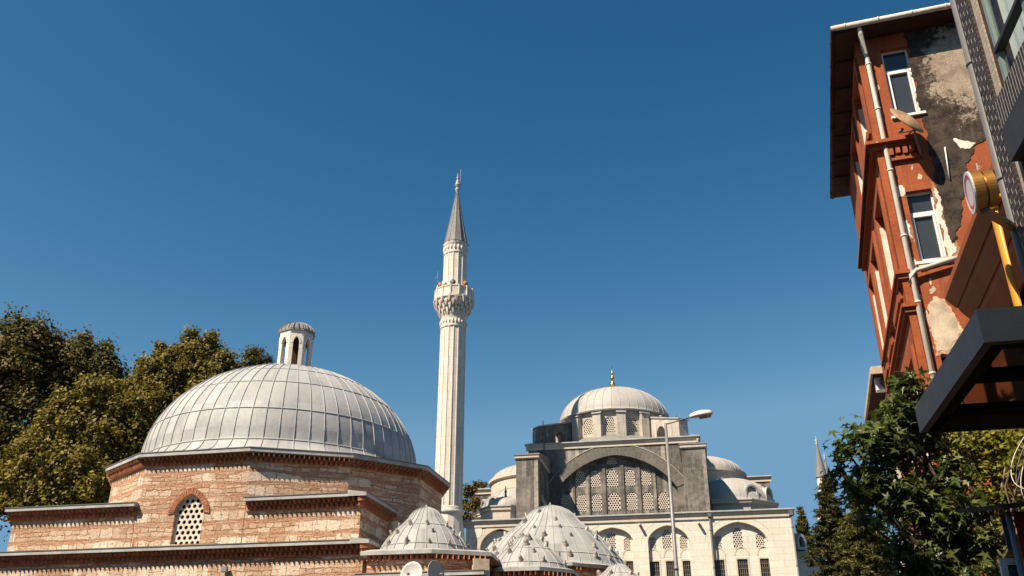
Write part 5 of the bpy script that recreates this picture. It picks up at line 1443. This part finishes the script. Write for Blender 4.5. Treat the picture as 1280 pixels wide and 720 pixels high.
MT['reflection_sheet'] = plain('white_reflection', (0.82, 0.81, 0.77), 0.9, 0.1, var=0.12, sc=2)
for z0, z1 in wz:
    m = MB(); k = 0; s = sw + 0.002
    while s < S_END:
        m.box(Dk, s, s + 0.07, 0.035, 0.10, z0 + 0.001, z1 - 0.001); s += 0.95 if k % 2 == 0 else 0.28; k += 1
    m.box(Dk, sw + 0.002, S_END, 0.04, 0.095, z0 + 0.002, z0 + 0.08); m.box(Dk, sw + 0.002, S_END, 0.04, 0.095, z1 - 0.1, z1 - 0.002)
    f = m.build('window_frame', MT['frame_green'], dark)
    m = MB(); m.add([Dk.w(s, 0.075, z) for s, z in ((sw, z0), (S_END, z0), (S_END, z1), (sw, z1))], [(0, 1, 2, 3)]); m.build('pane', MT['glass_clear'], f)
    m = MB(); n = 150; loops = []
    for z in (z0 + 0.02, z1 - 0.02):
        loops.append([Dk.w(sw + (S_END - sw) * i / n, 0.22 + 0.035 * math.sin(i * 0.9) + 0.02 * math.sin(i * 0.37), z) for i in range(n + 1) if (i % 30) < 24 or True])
    m.loft(loops, closed=False, smooth=True); m.build('reflection_sheet', MT['reflection_sheet'], f)  # pale sheet added to give the panes their white reflections
zt_ = dpx(1241, 67)[1]
m = MB(); m.box(Dk, sw + 0.03, S_END, 0.0, 0.11, zt_ - 0.03, zt_ + 0.02); m.build('transom', MT['dark_metal'], dark)
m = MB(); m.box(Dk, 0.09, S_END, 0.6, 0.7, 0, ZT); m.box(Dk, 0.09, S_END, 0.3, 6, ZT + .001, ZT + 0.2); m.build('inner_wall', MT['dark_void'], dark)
m = MB(); m.tube([Dk.w(0.0, 0.05, 0), Dk.w(0.0, 0.05, ZT)], 0.078, 14)
for z in (3.0, dpx(1216, 72)[1], dpx(1252, 223)[1]): m.tube([Dk.w(0, 0.05, z), Dk.w(0, 0.05, z + 0.05)], 0.088, 14)
m.build('downpipe', MT['pipe_dark'], dark)
# yellow gas pipe
y0 = atY(1239, 252, 9.75); y1 = atY(1280, 382, 9.75)
gp = thing('gas_pipe', 'bright yellow gas pipe standing in front of the brown cornice', 'pipe', (y0.x, y0.y, 0))
m = MB(); m.tube([(y0.x, y0.y, 0), (y0.x, y0.y, y0.z - 0.05), (y0.x + 0.01, y0.y + 0.02, y0.z + 0.02), (y0.x + 0.08, y0.y, y0.z + 0.06), (y0.x + 0.3, y0.y - 0.05, y0.z + 0.05)], 0.046, 14)
m.build('pipe', MT['pipe_yellow'], gp)
m = MB(); m.tube([(y0.x, y0.y, y0.z - 0.14), (y0.x, y0.y, y0.z - 0.02)], 0.06, 14); m.tube([(y0.x, y0.y, 4.4), (y0.x, y0.y, 4.5)], 0.06, 14); m.build('collar', MT['pipe_yellow'], gp)
# round drum sign on a bracket
sc_ = atY(1213, 241, 9.1)
sg = thing('round_sign', 'round red and white drum sign with brass sides seen almost edge on', 'sign', sc_)
MT['brass'] = M('brass_drum', 0.38, 0.5, 0.8).col((0.40, 0.20, 0.055)).m
MT['sign_red'] = plain('sign_red', (0.45, 0.05, 0.04), 0.35, 0.5, var=0.05); MT['sign_white'] = plain('sign_white', (0.55, 0.52, 0.49), 0.35, 0.5, var=0.05)
nd_ = Vector((-1.0, 0.34, -0.05)).normalized(); q_ = nd_.to_track_quat('Z', 'Y').to_matrix()
def disc(m, r0, r1, z0, z1, n=40):
    m.loft([[sc_ + q_ @ Vector((r * math.cos(2 * math.pi * k / n), r * math.sin(2 * math.pi * k / n), z)) for k in range(n)] for r, z in ((r1, z0), (r1, z1), (r0, z1), (r0, z0))], smooth=False)
SRd = 0.245
m = MB(); disc(m, 0.001, SRd, -0.12, -0.012); disc(m, 0.001, SRd * 0.90, -0.25, -0.15); disc(m, 0.001, SRd * 0.8, -0.15, -0.12); m.build('drum', MT['brass'], sg)
m = MB(); disc(m, SRd * 0.86, SRd * 1.02, -0.01, 0.012); m.build('rim', MT['sign_white'], sg)
m = MB(); disc(m, SRd * 0.66, SRd * 0.855, -0.01, 0.008); m.build('red_ring', MT['sign_red'], sg)
m = MB(); disc(m, 0.001, SRd * 0.655, -0.01, 0.006); m.build('white_face', MT['sign_white'], sg)
m = MB(); b0 = sc_ - nd_ * 0.10; m.bar(b0 + Vector((0, 0, -SRd - 0.02)), Vector((y0.x + 0.25, y0.y - 0.1, b0.z - SRd - 0.02)), 0.10, 0.05); m.tube([b0 - nd_ * 0.04 + Vector((0, 0, SRd + 0.12)), b0 - nd_ * 0.02 + Vector((0, -0.02, -SRd))], 0.012, 6); m.build('bracket', MT['awning_metal'], sg)

# ------------------------------------------------------------------ charcoal glass canopy
MT['canopy_black'] = plain('black_canopy_frame', (0.010, 0.010, 0.011), 0.7, 0.1)
T1 = atY(1220.3, 386.5, 7.3); T2 = atZ(1143.5, 509, T1.z)
B1 = atY(1228.5, 428, 7.3)
ca = thing('glass_canopy', 'charcoal metal framed glass canopy jutting out over the pavement', 'canopy', (T1.x + 0.8, 8.7, T1.z - 0.4))
CF = Fr.ab((T2.x, T2.y), (T1.x, T1.y)); CL = math.hypot(T1.x - T2.x, T1.y - T2.y)
hz = T1.z - B1.z; W_ = 2.6
m = MB(); m.box(CF, 0, CL, 0, 0.08, T1.z - hz, T1.z); m.build('side_fascia', MT['awning_metal'], ca)
m = MB(); m.box(CF, CL - 0.08, CL, 0.081, W_, T1.z - hz, T1.z); m.build('front_fascia', MT['awning_metal'], ca)
m = MB(); m.box(CF, 0, 0.10, 0.081, W_, T1.z - hz * 1.02, T1.z - hz * 0.2); m.box(CF, 0.10, 0.62, 0.081, W_, T1.z - hz * 1.0, T1.z - hz * 0.8); m.build('rear_beam', MT['canopy_black'], ca)
m = MB()
m.box(CF, 0.0801, CL - 0.0801, 0.081, 0.20, T1.z - hz, T1.z - hz + 0.05)
ms = CF.px(1250, 469, 0.9)
sm_ = CL * 0.52
m.box(CF, sm_ + 0.2, sm_ + 0.32, 0.2, W_, T1.z - hz * 0.97, T1.z - hz * 0.6)
m.box(CF, CL - 0.22, CL - 0.0801, 0.2, W_, T1.z - hz * 0.98, T1.z - hz + 0.06)
for d in (1.2, 2.2): m.box(CF, 0.5, CL - 0.22, d, d + 0.05, T1.z - hz * 0.72, T1.z - hz * 0.5)
m.build('glazing_bars', MT['canopy_black'], ca)
m = MB(); m.box(CF, 0.11, CL - 0.081, 0.081, W_, T1.z - hz * 0.78, T1.z - hz * 0.74); m.build('glass_roof', MT['glass_tint'], ca)
m = MB(); m.tube([CF.w(CL + 0.004, 0.55, T1.z - 0.03), CF.w(CL - 0.01, 0.55, T1.z - 0.03)], 0.016, 8); m.build('bolt', MT['pole_grey'], ca)

# ------------------------------------------------------------------ red stall awning and white frame at the lower right
a = atY(1257, 640, 8.5); b = atY(1277, 706, 8.5)
st = thing('stall_awning', 'dark red stall awning on a grey post at the lower right edge', 'awning', (a.x, 8.5, 0))
SF = Fr((a.x, 8.5), -12)
MT['red_fabric'] = plain('red_fabric', (0.30, 0.022, 0.014), 0.8, 0.2, var=0.2)
MT['brown_fabric'] = plain('dark_brown_canvas', (0.05, 0.03, 0.022), 0.85, 0.2, var=0.3)
m = MB(); m.tube([(a.x + 0.02, 8.5, 0), (a.x + 0.02, 8.5, a.z)], 0.028, 10); m.build('post', MT['pole_grey'], st)
m = MB(); m.loft([[SF.w(-0.10, -0.25, a.z - 0.02), SF.w(2, -0.25, a.z + 0.16), SF.w(2, 1.2, a.z + 0.40), SF.w(-0.10, 1.2, a.z + 0.22)], [SF.w(-0.10, -0.25, a.z + 0.02), SF.w(2, -0.25, a.z + 0.20), SF.w(2, 1.2, a.z + 0.44), SF.w(-0.10, 1.2, a.z + 0.26)]], cap0=True, cap1=True)
m.build('canvas_roof', MT['brown_fabric'], st)
m = MB()
m.loft([[SF.w(s, 0.05 - 0.012 * math.sin(s * 18), z) for s in [0.07 + i * 0.04 for i in range(48)]] for z in (a.z - 0.42, a.z + 0.01)], closed=False, smooth=True)
m.build('red_curtain', MT['red_fabric'], st)
MT['blue_paint'] = plain('blue_sheet', (0.06, 0.20, 0.36), 0.6, 0.3, var=0.2)
p_ = atY(1256, 660, 9.2)
bs = thing('blue_banner', 'narrow blue banner hanging beside the grey stall post', 'banner', (p_.x, 9.2, p_.z - 0.5))
m = MB(); m.box(SF, *(lambda s: (s, s + 0.09))(SF.px(1254, 660, 0.7)[0]), 0.7, 0.715, p_.z - 0.22, p_.z + 0.1); m.build('cloth', MT['blue_paint'], bs)
m = MB(); m.tube([SF.w(SF.px(1254, 660, 0.7)[0] - 0.02, 0.707, p_.z + 0.11), SF.w(SF.px(1254, 660, 0.7)[0] + 0.12, 0.707, p_.z + 0.11)], 0.01, 6); m.build('rod', MT['pole_grey'], bs)
w0 = SF.px(1248.5, 698, 0.3); w1 = SF.px(1276, 696, 0.3)
wf = thing('menu_board', 'white framed board below the red stall awning', 'board', SF.w(w0[0] + 0.2, 0.3, 0))
m = MB(); zb_ = w0[1]
for x0, x1, y0_, y1_ in ((w0[0], w0[0] + 0.06, 0.9, zb_), (w1[0], w1[0] + 0.05, 0.9, zb_), (w0[0] + 0.061, w1[0] - 0.001, zb_ - 0.06, zb_), (w0[0] + 0.061, w1[0] - 0.001, 0.9, 0.96)): m.box(SF, x0, x1, 0.3, 0.34, y0_, y1_)
m.box(SF, w0[0] + 0.02, w0[0] + 0.05, 0.3, 0.34, 0, 0.899); m.box(SF, w1[0] + 0.0, w1[0] + 0.03, 0.3, 0.34, 0, 0.899)
m.build('frame', MT['pvc_white'], wf)
m = MB(); m.box(SF, w0[0] + 0.061, w1[0] - 0.001, 0.315, 0.33, 0.961, zb_ - 0.061); m.build('panel', MT['pane_dark'], wf)

# white parapet glimpsed under the maple
p0_ = atY(1122, 703, 19.0); p1_ = atY(1172, 699, 18.5)
gw = thing('parapet', 'low white parapet with a flat coping half hidden under the dark maple', 'parapet', (p0_.x + 0.5, 19, 0))
GF = Fr.ab((p0_.x, p0_.y), (p1_.x, p1_.y)); gl_ = math.hypot(p1_.x - p0_.x, p1_.y - p0_.y)
m = MB(); m.box(GF, 0, gl_, 0, 0.25, 0, p0_.z - 0.1); m.build('wall', MT['pale_plaster'], gw)
m = MB(); m.box(GF, -0.05, gl_ + 0.05, -0.06, 0.31, p0_.z - 0.099, p0_.z); m.build('coping', MT['pvc_white'], gw)

# loose pale cables looping down beside the stall
k0 = atY(1281, 545, 11.5); k1 = atY(1268, 575, 11.5); k2 = atY(1262, 598, 11.4); k3 = atY(1285, 612, 11.3)
cb = thing('cable_bundle', 'loose pale cables looping down over the yellow green leaves at the right edge', 'cables', k2)
for j_ in range(3):
    o_ = Vector((0.03 * j_, 0.02 * j_, -0.05 * j_))
    m = MB(); pts_ = []
    for t_ in range(17):
        t = t_ / 16
        pts_.append((1 - t) ** 3 * (k0 + o_) + 3 * (1 - t) ** 2 * t * (k1 + o_ * 2 + Vector((-0.08, 0, 0))) + 3 * (1 - t) * t * t * (k2 + o_ * 2 + Vector((-0.10, 0, -0.1))) + t ** 3 * (k3 + o_ * 3))
    m.tube(pts_, 0.006, 6); m.build('cable', MT['gutter_cream' if j_ != 1 else 'pipe_dark'], cb)
# ------------------------------------------------------------------ trees
rng = np.random.default_rng(11)
def rand_unit(n):
    v = rng.normal(size=(n, 3)); return v / np.linalg.norm(v, axis=1, keepdims=True)
LEAF_DIAMOND = (np.array([(0, -0.5, 0), (0.30, 0.02, 0.06), (0, 0.55, -0.05), (-0.30, 0.02, 0.06)]), [(0, 1, 2, 3)])
def palmate():
    tips = [(-0.42, -0.10), (-0.60, 0.22), (0.0, 1.0), (0.60, 0.22), (0.42, -0.10)]
    angs = [-125, -62, 0, 62, 125]; lens = [0.42, 0.78, 1.0, 0.78, 0.42]
    pts = [(0, 0, 0)]
    for i, (a, l) in enumerate(zip(angs, lens)):
        for da, k in ((-15, 0.52), (0, 1.0), (15, 0.52)):
            t = R(a + da); pts.append((math.sin(t) * l * k, math.cos(t) * l * k, -0.12 * (l * k) ** 2))
        if i < 4:
            t = R((a + angs[i + 1]) / 2); pts.append((math.sin(t) * 0.30, math.cos(t) * 0.30, 0.03))
    f = [(0, i + 1, i) for i in range(1, len(pts) - 1)]
    return np.array(pts), f
LEAF_PALM = palmate()
def leaves(name, mat, parent, pos, size, tmpl=LEAF_DIAMOND, nrm=None, droop=0.0, jit=0.35):
    n = len(pos)
    if nrm is None: nrm = np.array([0, 0, 1.0]) + rng.normal(size=(n, 3)) * 0.9
    z = nrm / np.linalg.norm(nrm, axis=1, keepdims=True)
    y = rand_unit(n); y[:, 2] -= droop
    y -= (y * z).sum(1, keepdims=True) * z; y /= np.linalg.norm(y, axis=1, keepdims=True) + 1e-9
    x = np.cross(y, z)
    s = size * (1 + jit * rng.uniform(-1, 1, n))
    t, fs = tmpl
    v = (t[None, :, 0, None] * x[:, None] + t[None, :, 1, None] * y[:, None] + t[None, :, 2, None] * z[:, None]) * s[:, None, None] + pos[:, None]
    k = len(t)
    base = (np.arange(n) * k)
    nf = len(fs); L = len(fs[0])
    fa_ = np.array(fs, dtype=np.int32)
    loops = (base[:, None, None] + fa_[None]).reshape(-1).astype(np.int32)
    me = bpy.data.meshes.new(name)
    origin = np.array(wl(parent))
    vv = (v.reshape(-1, 3) - origin)
    me.vertices.add(n * k); me.vertices.foreach_set('co', vv.ravel())
    me.loops.add(len(loops)); me.loops.foreach_set('vertex_index', loops)
    me.polygons.add(n * nf)
    me.polygons.foreach_set('loop_start', np.arange(n * nf, dtype=np.int32) * L)
    me.polygons.foreach_set('loop_total', np.full(n * nf, L, dtype=np.int32))
    me.update(calc_edges=True); me.validate()
    me.materials.append(MT[mat])
    o = bpy.data.objects.new(name, me); col.objects.link(o); o.parent = parent
    WL[o.name] = Vector(origin)
    return o
def limb(m, a, b, r0, r1, bend=0.12):
    a = Vector(a); b = Vector(b); L = (b - a).length
    pts = [a + (b - a) * t + Vector((random.uniform(-1, 1), random.uniform(-1, 1), random.uniform(-0.5, 0.8))) * L * bend * math.sin(t * math.pi) for t in (0, 0.3, 0.6, 0.85, 1)]
    m.tube(pts, [r0 + (r1 - r0) * t for t in (0, 0.3, 0.6, 0.85, 1)], 7)
def broadleaf(name, label, cat, base, blobs, leafsize, density, mat, trunk_r=0.35, bark='bark', group=None, clump=0.55, spikes=0.3):
    """blobs: (centre, radius). Leaves hang in clumps at the ends of twigs through each blob's outer half."""
    root = thing(name, label, cat, base, group)
    m = MB()
    cz = min(b[0].z - b[1] for b in blobs)
    top = Vector((base[0], base[1], max(base[2] + 2.0, cz + 1.0)))
    m.tube([base, Vector(base) + (top - Vector(base)) * 0.5 + Vector((0.15, 0.1, 0)), top], [trunk_r * 1.2, trunk_r, trunk_r * 0.8], 10)
    P = []; NR = []
    for c, r in blobs:
        limb(m, top + Vector((0, 0, random.uniform(-1, 0.5))), c, trunk_r * 0.5, 0.05)
        for q in range(5):
            u = Vector(rand_unit(1)[0]); limb(m, c, c + u * r * 0.8, 0.06, 0.015)
        ncl = max(6, int(density * r * r))
        u = rand_unit(ncl); rad = r * (0.35 + 0.68 * rng.random(ncl) ** 0.55)
        rad *= np.where(rng.random(ncl) < spikes, rng.uniform(1.0, 1.36, ncl), 1.0)
        cc = np.array(c) + u * rad[:, None] * np.array([1, 1, 0.95])
        for k in range(ncl):
            nl = int(rng.integers(40, 110))
            sig = clump * rng.uniform(0.45, 1.1) * 0.5
            ax_ = u[k] * 0.7 + np.array((0, 0, 0.5)) + rng.normal(size=3) * 0.25
            off = rng.normal(size=(nl, 3)) * np.array([sig, sig, sig * 0.75])
            P.append(cc[k] + off + ax_ * (np.abs(rng.normal(size=(nl, 1))) * sig * 0.9))
            NR.append(off / sig * 0.35 + u[k] * 0.35 + np.array((0, 0, 0.55)) + rng.normal(size=(nl, 3)) * 0.5)
    P = np.concatenate(P)
    m.build('trunk', MT[bark], root)
    ctr = np.mean([np.array(b[0]) for b in blobs], axis=0)
    nr = np.concatenate(NR)
    leaves('crown', mat, root, P, leafsize, nrm=nr)
    return root
def B(px, py, rpx, Y, dy=0.0):
    c = atY(px, py, Y + dy); zc = (Y + dy) * math.cos(PITCH) + (c.z - EYE) * math.sin(PITCH)
    return (c, rpx * zc / F_PX)
# big dark tree at the left edge
bl = [B(40, 430, 28, 66), B(8, 425, 26, 66), B(68, 448, 28, 66, 2), B(108, 455, 30, 67), B(132, 470, 20, 67), B(20, 470, 48, 66), B(75, 490, 45, 67, 2), B(15, 540, 52, 66), B(80, 545, 45, 68), B(-40, 480, 60, 66), B(10, 610, 55, 66), B(-35, 570, 55, 66), B(150, 480, 14, 68), B(60, 600, 45, 68)]
g = atY(40, 600, 66); broadleaf('broadleaf_tree', 'tall dark olive tree at the left edge, tallest of the trees by the bathhouse', 'tree', (g.x, 66, 0), bl, 0.29, 16, 'leaf_dark', 0.5, clump=0.9, group='trees behind the bathhouse')
# lighter tree before it
bl = [B(120, 505, 30, 60), B(95, 530, 36, 60), B(70, 570, 42, 60, -1), B(130, 560, 42, 60), B(45, 610, 38, 60), B(100, 610, 50, 60, -1), B(150, 600, 34, 61), B(145, 520, 20, 60)]
g = atY(95, 600, 60); broadleaf('broadleaf_tree', 'sunlit yellow olive tree between the dark tree and the bathhouse drum', 'tree', (g.x, 60, 0), bl, 0.265, 22, 'leaf_olive', 0.3, clump=0.68, group='trees behind the bathhouse')
# spiky tree rising behind the dome
bl = [B(212, 470, 26, 62), B(235, 456, 22, 62), B(258, 456, 22, 62, 1), B(182, 492, 24, 62), B(218, 500, 34, 62), B(262, 478, 26, 62), B(278, 470, 12, 63), B(190, 525, 34, 62, -1), B(235, 525, 34, 63), B(170, 562, 34, 62), B(165, 508, 13, 62)]
for x_, y_, r_ in ((206, 436, 8), (218, 446, 8), (239, 420, 8), (249, 434, 8), (263, 421, 7), (182, 455, 7), (170, 480, 7), (194, 462, 7), (281, 447, 7), (229, 440, 8)):
    for q_ in range(3): bl.append(B(x_, y_ + q_ * r_ * 1.25, r_ * (0.45 + 0.3 * q_), 62, q_ * 0.2))
g = atY(215, 600, 62); broadleaf('broadleaf_tree', 'pointed olive green tree rising behind the left side of the big dome', 'tree', (g.x, 62, 0), bl, 0.25, 23, 'leaf_olive', 0.3, clump=0.62, group='trees behind the bathhouse', spikes=0.4)
bl = [B(314, 452, 11, 75), B(300, 462, 10, 75), B(318, 440, 6, 75), B(330, 458, 8, 75)]
g = atY(312, 470, 75); broadleaf('broadleaf_tree', 'small loose treetop peeping over the dome left of the lantern', 'tree', (g.x, 75, 0), bl, 0.22, 26, 'leaf_dark', 0.25, clump=0.6, group='trees behind the bathhouse')
bl = [B(587, 628, 9, 96), B(585, 645, 9, 96), B(588, 612, 5, 96)]
g = atY(586, 650, 96); broadleaf('broadleaf_tree', 'narrow green tree squeezed between the minaret and the mosque', 'tree', (g.x, 96, 0), bl, 0.25, 30, 'leaf_dark', 0.2, clump=0.6)
bl = [B(598, 610, 6, 125), B(602, 609, 4, 125)]
g = atY(598, 612, 125); broadleaf('broadleaf_tree', 'tiny treetop showing over the roof ledge left of the mosque', 'tree', (g.x, 125, 0), bl, 0.3, 20, 'leaf_dark', 0.2, clump=0.6)

def conifer(label, px, py_top, py_low, hw_px, Y, mat, density=1.0, leaf=0.16, lean=0.0):
    t = atY(px, py_top, Y); b = atY(px, py_low, Y)
    zc = Y * math.cos(PITCH) + (b.z - EYE) * math.sin(PITCH)
    rad = hw_px * zc / F_PX
    bx = t.x
    root = thing('conifer', label, 'conifer', (bx, Y, 0), 'conifers beside the mosque annex')
    m = MB(); m.tube([(bx, Y, 0), (bx, Y, t.z * 0.6), (bx, Y, t.z)], [0.3, 0.18, 0.02], 8)
    P = []; Nn = []
    H_ = t.z - b.z; zlow = max(1.0, b.z - 4)
    z = t.z - 0.1
    while z > zlow:
        f_ = (t.z - z) / H_
        r = rad * min(1.25, (0.06 + 0.94 * f_ ** 0.8))
        nb = int(4 + 5 * min(1, f_ * 2))
        for k in range(nb):
            a = rng.uniform(0, 2 * math.pi); L = r * rng.uniform(0.55, 1.15)
            dz = L * rng.uniform(-0.25, 0.18)
            e = np.array((bx + L * math.cos(a), Y + L * math.sin(a), z + dz))
            o_ = np.array((bx, Y, z))
            if L > 0.5: m.tube([o_, (o_ + e) / 2 + np.array((0, 0, 0.05 * L)), e], [0.04, 0.025, 0.008], 4)
            n = int(60 * density * (0.3 + L))
            tt = rng.random(n) ** 0.7
            q = o_ + (e - o_) * tt[:, None] + np.array((0, 0, 1))[None] * (0.2 * L * np.sin(tt * math.pi))[:, None] * 0.3
            wd = 0.10 + 0.22 * L * (1 - tt) * 0.6
            q += rng.normal(size=(n, 3)) * np.column_stack([wd, wd, wd * 0.35])
            P.append(q)
        z -= rng.uniform(0.16, 0.34)
    m.build('trunk', MT['bark'], root)
    P = np.concatenate(P)
    tm = (np.array([(0, -0.6, 0), (0.13, 0, 0.02), (0, 0.7, -0.04), (-0.13, 0, 0.02)]), [(0, 1, 2, 3)])
    leaves('crown', mat, root, P, leaf * 1.5, tmpl=tm, nrm=np.array([0, 0, 0.8]) + rng.normal(size=P.shape) * 0.6, droop=0.3)
    return root
conifer('dark drooping conifer in front of the far minarets', 1032, 594, 720, 42, 66, 'needle', 0.9, 0.22)
conifer('broad yellowish conifer right of the dark one behind the maple', 1068, 606, 720, 44, 63, 'needle_light', 1.1, 0.22)
conifer('small conifer just right of the mosque corner', 1000, 634, 700, 16, 84, 'needle_light', 0.9, 0.22)

def near_tree(name, label, base, blobs, size, density, mat, bark, tmpl=LEAF_PALM, trunk_r=0.16, group=None):
    root = thing(name, label, 'tree', base, group)
    m = MB(); P = []; N = []
    top = Vector((base[0], base[1], max(2.2, min(b[0].z for b in blobs) - 0.3)))
    m.tube([base, Vector(base) + (top - Vector(base)) * 0.5 + Vector((0.06, 0, 0)), top], [trunk_r * 1.15, trunk_r, trunk_r * 0.8], 10)
    for c, r in blobs:
        limb(m, top, c, trunk_r * 0.32, 0.012)
        ntw = max(5, int(density * r * r))
        for k in range(ntw):
            u = rand_unit(1)[0]; u[2] *= 0.8
            e = np.array(c) + u * r * rng.uniform(0.45, 1.05)
            s = np.array(c) + u * r * 0.15
            if k % 2 == 0: m.tube([s, (s + e) / 2 + rng.normal(size=3) * 0.05, e], [0.014, 0.010, 0.004], 4)
            n = int(rng.integers(7, 13))
            for j in range(n):
                t = rng.uniform(0.45, 1.1)
                p = s + (e - s) * t + rng.normal(size=3) * size * 0.6
                P.append(p); N.append(np.array((u[0] * 0.5, u[1] * 0.5, 0.75)) + rng.normal(size=3) * 0.55)
    m.build('trunk', MT[bark], root)
    leaves('crown', mat, root, np.array(P), size, tmpl=tmpl, nrm=np.array(N), droop=0.7)
    return root
Y_ = 13.0
bl = [B(1126, 484, 18, Y_), B(1142, 478, 16, Y_), B(1152, 500, 18, Y_), B(1116, 515, 24, Y_), B(1140, 520, 24, Y_), B(1082, 548, 26, Y_, -0.3), B(1056, 560, 18, Y_), B(1050, 590, 14, Y_), B(1110, 560, 42, Y_), B(1150, 550, 38, Y_, 0.3), B(1085, 605, 38, Y_), B(1130, 620, 48, Y_), B(1180, 600, 38, Y_, 0.2), B(1175, 650, 45, Y_), B(1210, 680, 42, Y_, 0.1), B(1118, 690, 20, Y_, -0.2), B(1150, 705, 40, Y_), B(1215, 640, 26, Y_), B(1085, 650, 14, Y_), B(1195, 735, 50, Y_)]
g = atY(1185, 720, Y_); near_tree('maple_tree', 'big dark green tree with star shaped leaves below the orange house', (g.x, Y_, 0), bl, 0.128, 215, 'leaf_maple', 'bark', trunk_r=0.13)
Y_ = 17.3
bl = [B(1195, 555, 26, Y_), B(1230, 550, 28, Y_), B(1265, 550, 28, Y_), B(1215, 585, 28, Y_), B(1255, 590, 30, Y_), B(1285, 580, 30, Y_), B(1235, 620, 26, Y_), B(1265, 635, 26, Y_), B(1245, 670, 24, Y_), B(1240, 705, 22, Y_), B(1180, 545, 14, Y_), B(1275, 620, 24, Y_), B(1275, 558, 20, Y_), B(1262, 566, 20, Y_, -0.3), B(1274, 548, 15, 15.4), B(1284, 566, 18, 15.4), B(1266, 575, 14, 15.4), B(1305, 550, 30, Y_), B(1312, 600, 30, Y_)]
g = atY(1240, 720, Y_); near_tree('leafy_tree', 'bright yellow green small leaved tree under the glass canopy', (g.x, Y_, 0), bl, 0.095, 420, 'leaf_ivy', 'bark_pale', tmpl=(np.array([(0, -0.35, 0), (0.42, -0.3, 0.05), (0.22, 0.1, 0.03), (0.30, 0.45, -0.04), (0.0, 0.35, 0.0), (0, 0.8, -0.12), (-0.02, 0.35, 0.0), (-0.30, 0.45, -0.04), (-0.22, 0.1, 0.03), (-0.42, -0.3, 0.05)]), [(0, 1, 2, 3, 4, 5, 6, 7, 8, 9)]), trunk_r=0.12)

# ------------------------------------------------------------------ unseen block added behind the camera's left shoulder to shade the near tree
ab = thing('shade_block', 'unseen six storey beige block added outside the picture on the left for its shade', 'building', (-12, -2, 0))
AF = Fr((-5.6, -9.2), 90)
m = MB(); hl = []
for fl in range(6):
    for k in range(4): hl.append([(1.5 + k * 3.4, 1.0 + fl * 3.1), (2.8 + k * 3.4, 1.0 + fl * 3.1), (2.8 + k * 3.4, 2.7 + fl * 3.1), (1.5 + k * 3.4, 2.7 + fl * 3.1)])
m.wall(AF, [(0, 0), (14.4, 0), (14.4, 19.4), (0, 19.4)], hl, 0, 0.3, back=False)
m.box(AF, 0, 0.3, 0.301, 9, 0, 19.4); m.box(AF, 14.1, 14.4, 0.301, 9, 0, 19.4); m.box(AF, 0, 14.4, 9, 9.3, 0, 19.4)
m.build('wall', MT['bare_plaster'], ab)
m = MB(); m.box(AF, -0.2, 14.6, -0.3, 9.5, 19.401, 19.65); m.build('roof', MT['lead_roof'], ab)
for h in hl:
    m = MB(); a_, b_ = h[0], h[2]
    for x0, x1, z0, z1 in ((a_[0], a_[0] + .07, a_[1], b_[1]), (b_[0] - .07, b_[0], a_[1], b_[1]), (a_[0] + .07, b_[0] - .07, a_[1], a_[1] + .07), (a_[0] + .07, b_[0] - .07, b_[1] - .07, b_[1])): m.box(AF, x0, x1, 0.12, 0.18, z0, z1)
    f = m.build('window', MT['pvc_white'], ab)
    m = MB(); m.add([AF.w(s, 0.16, z) for s, z in h], [(0, 1, 2, 3)]); m.build('pane', MT['pane_sky'], f)
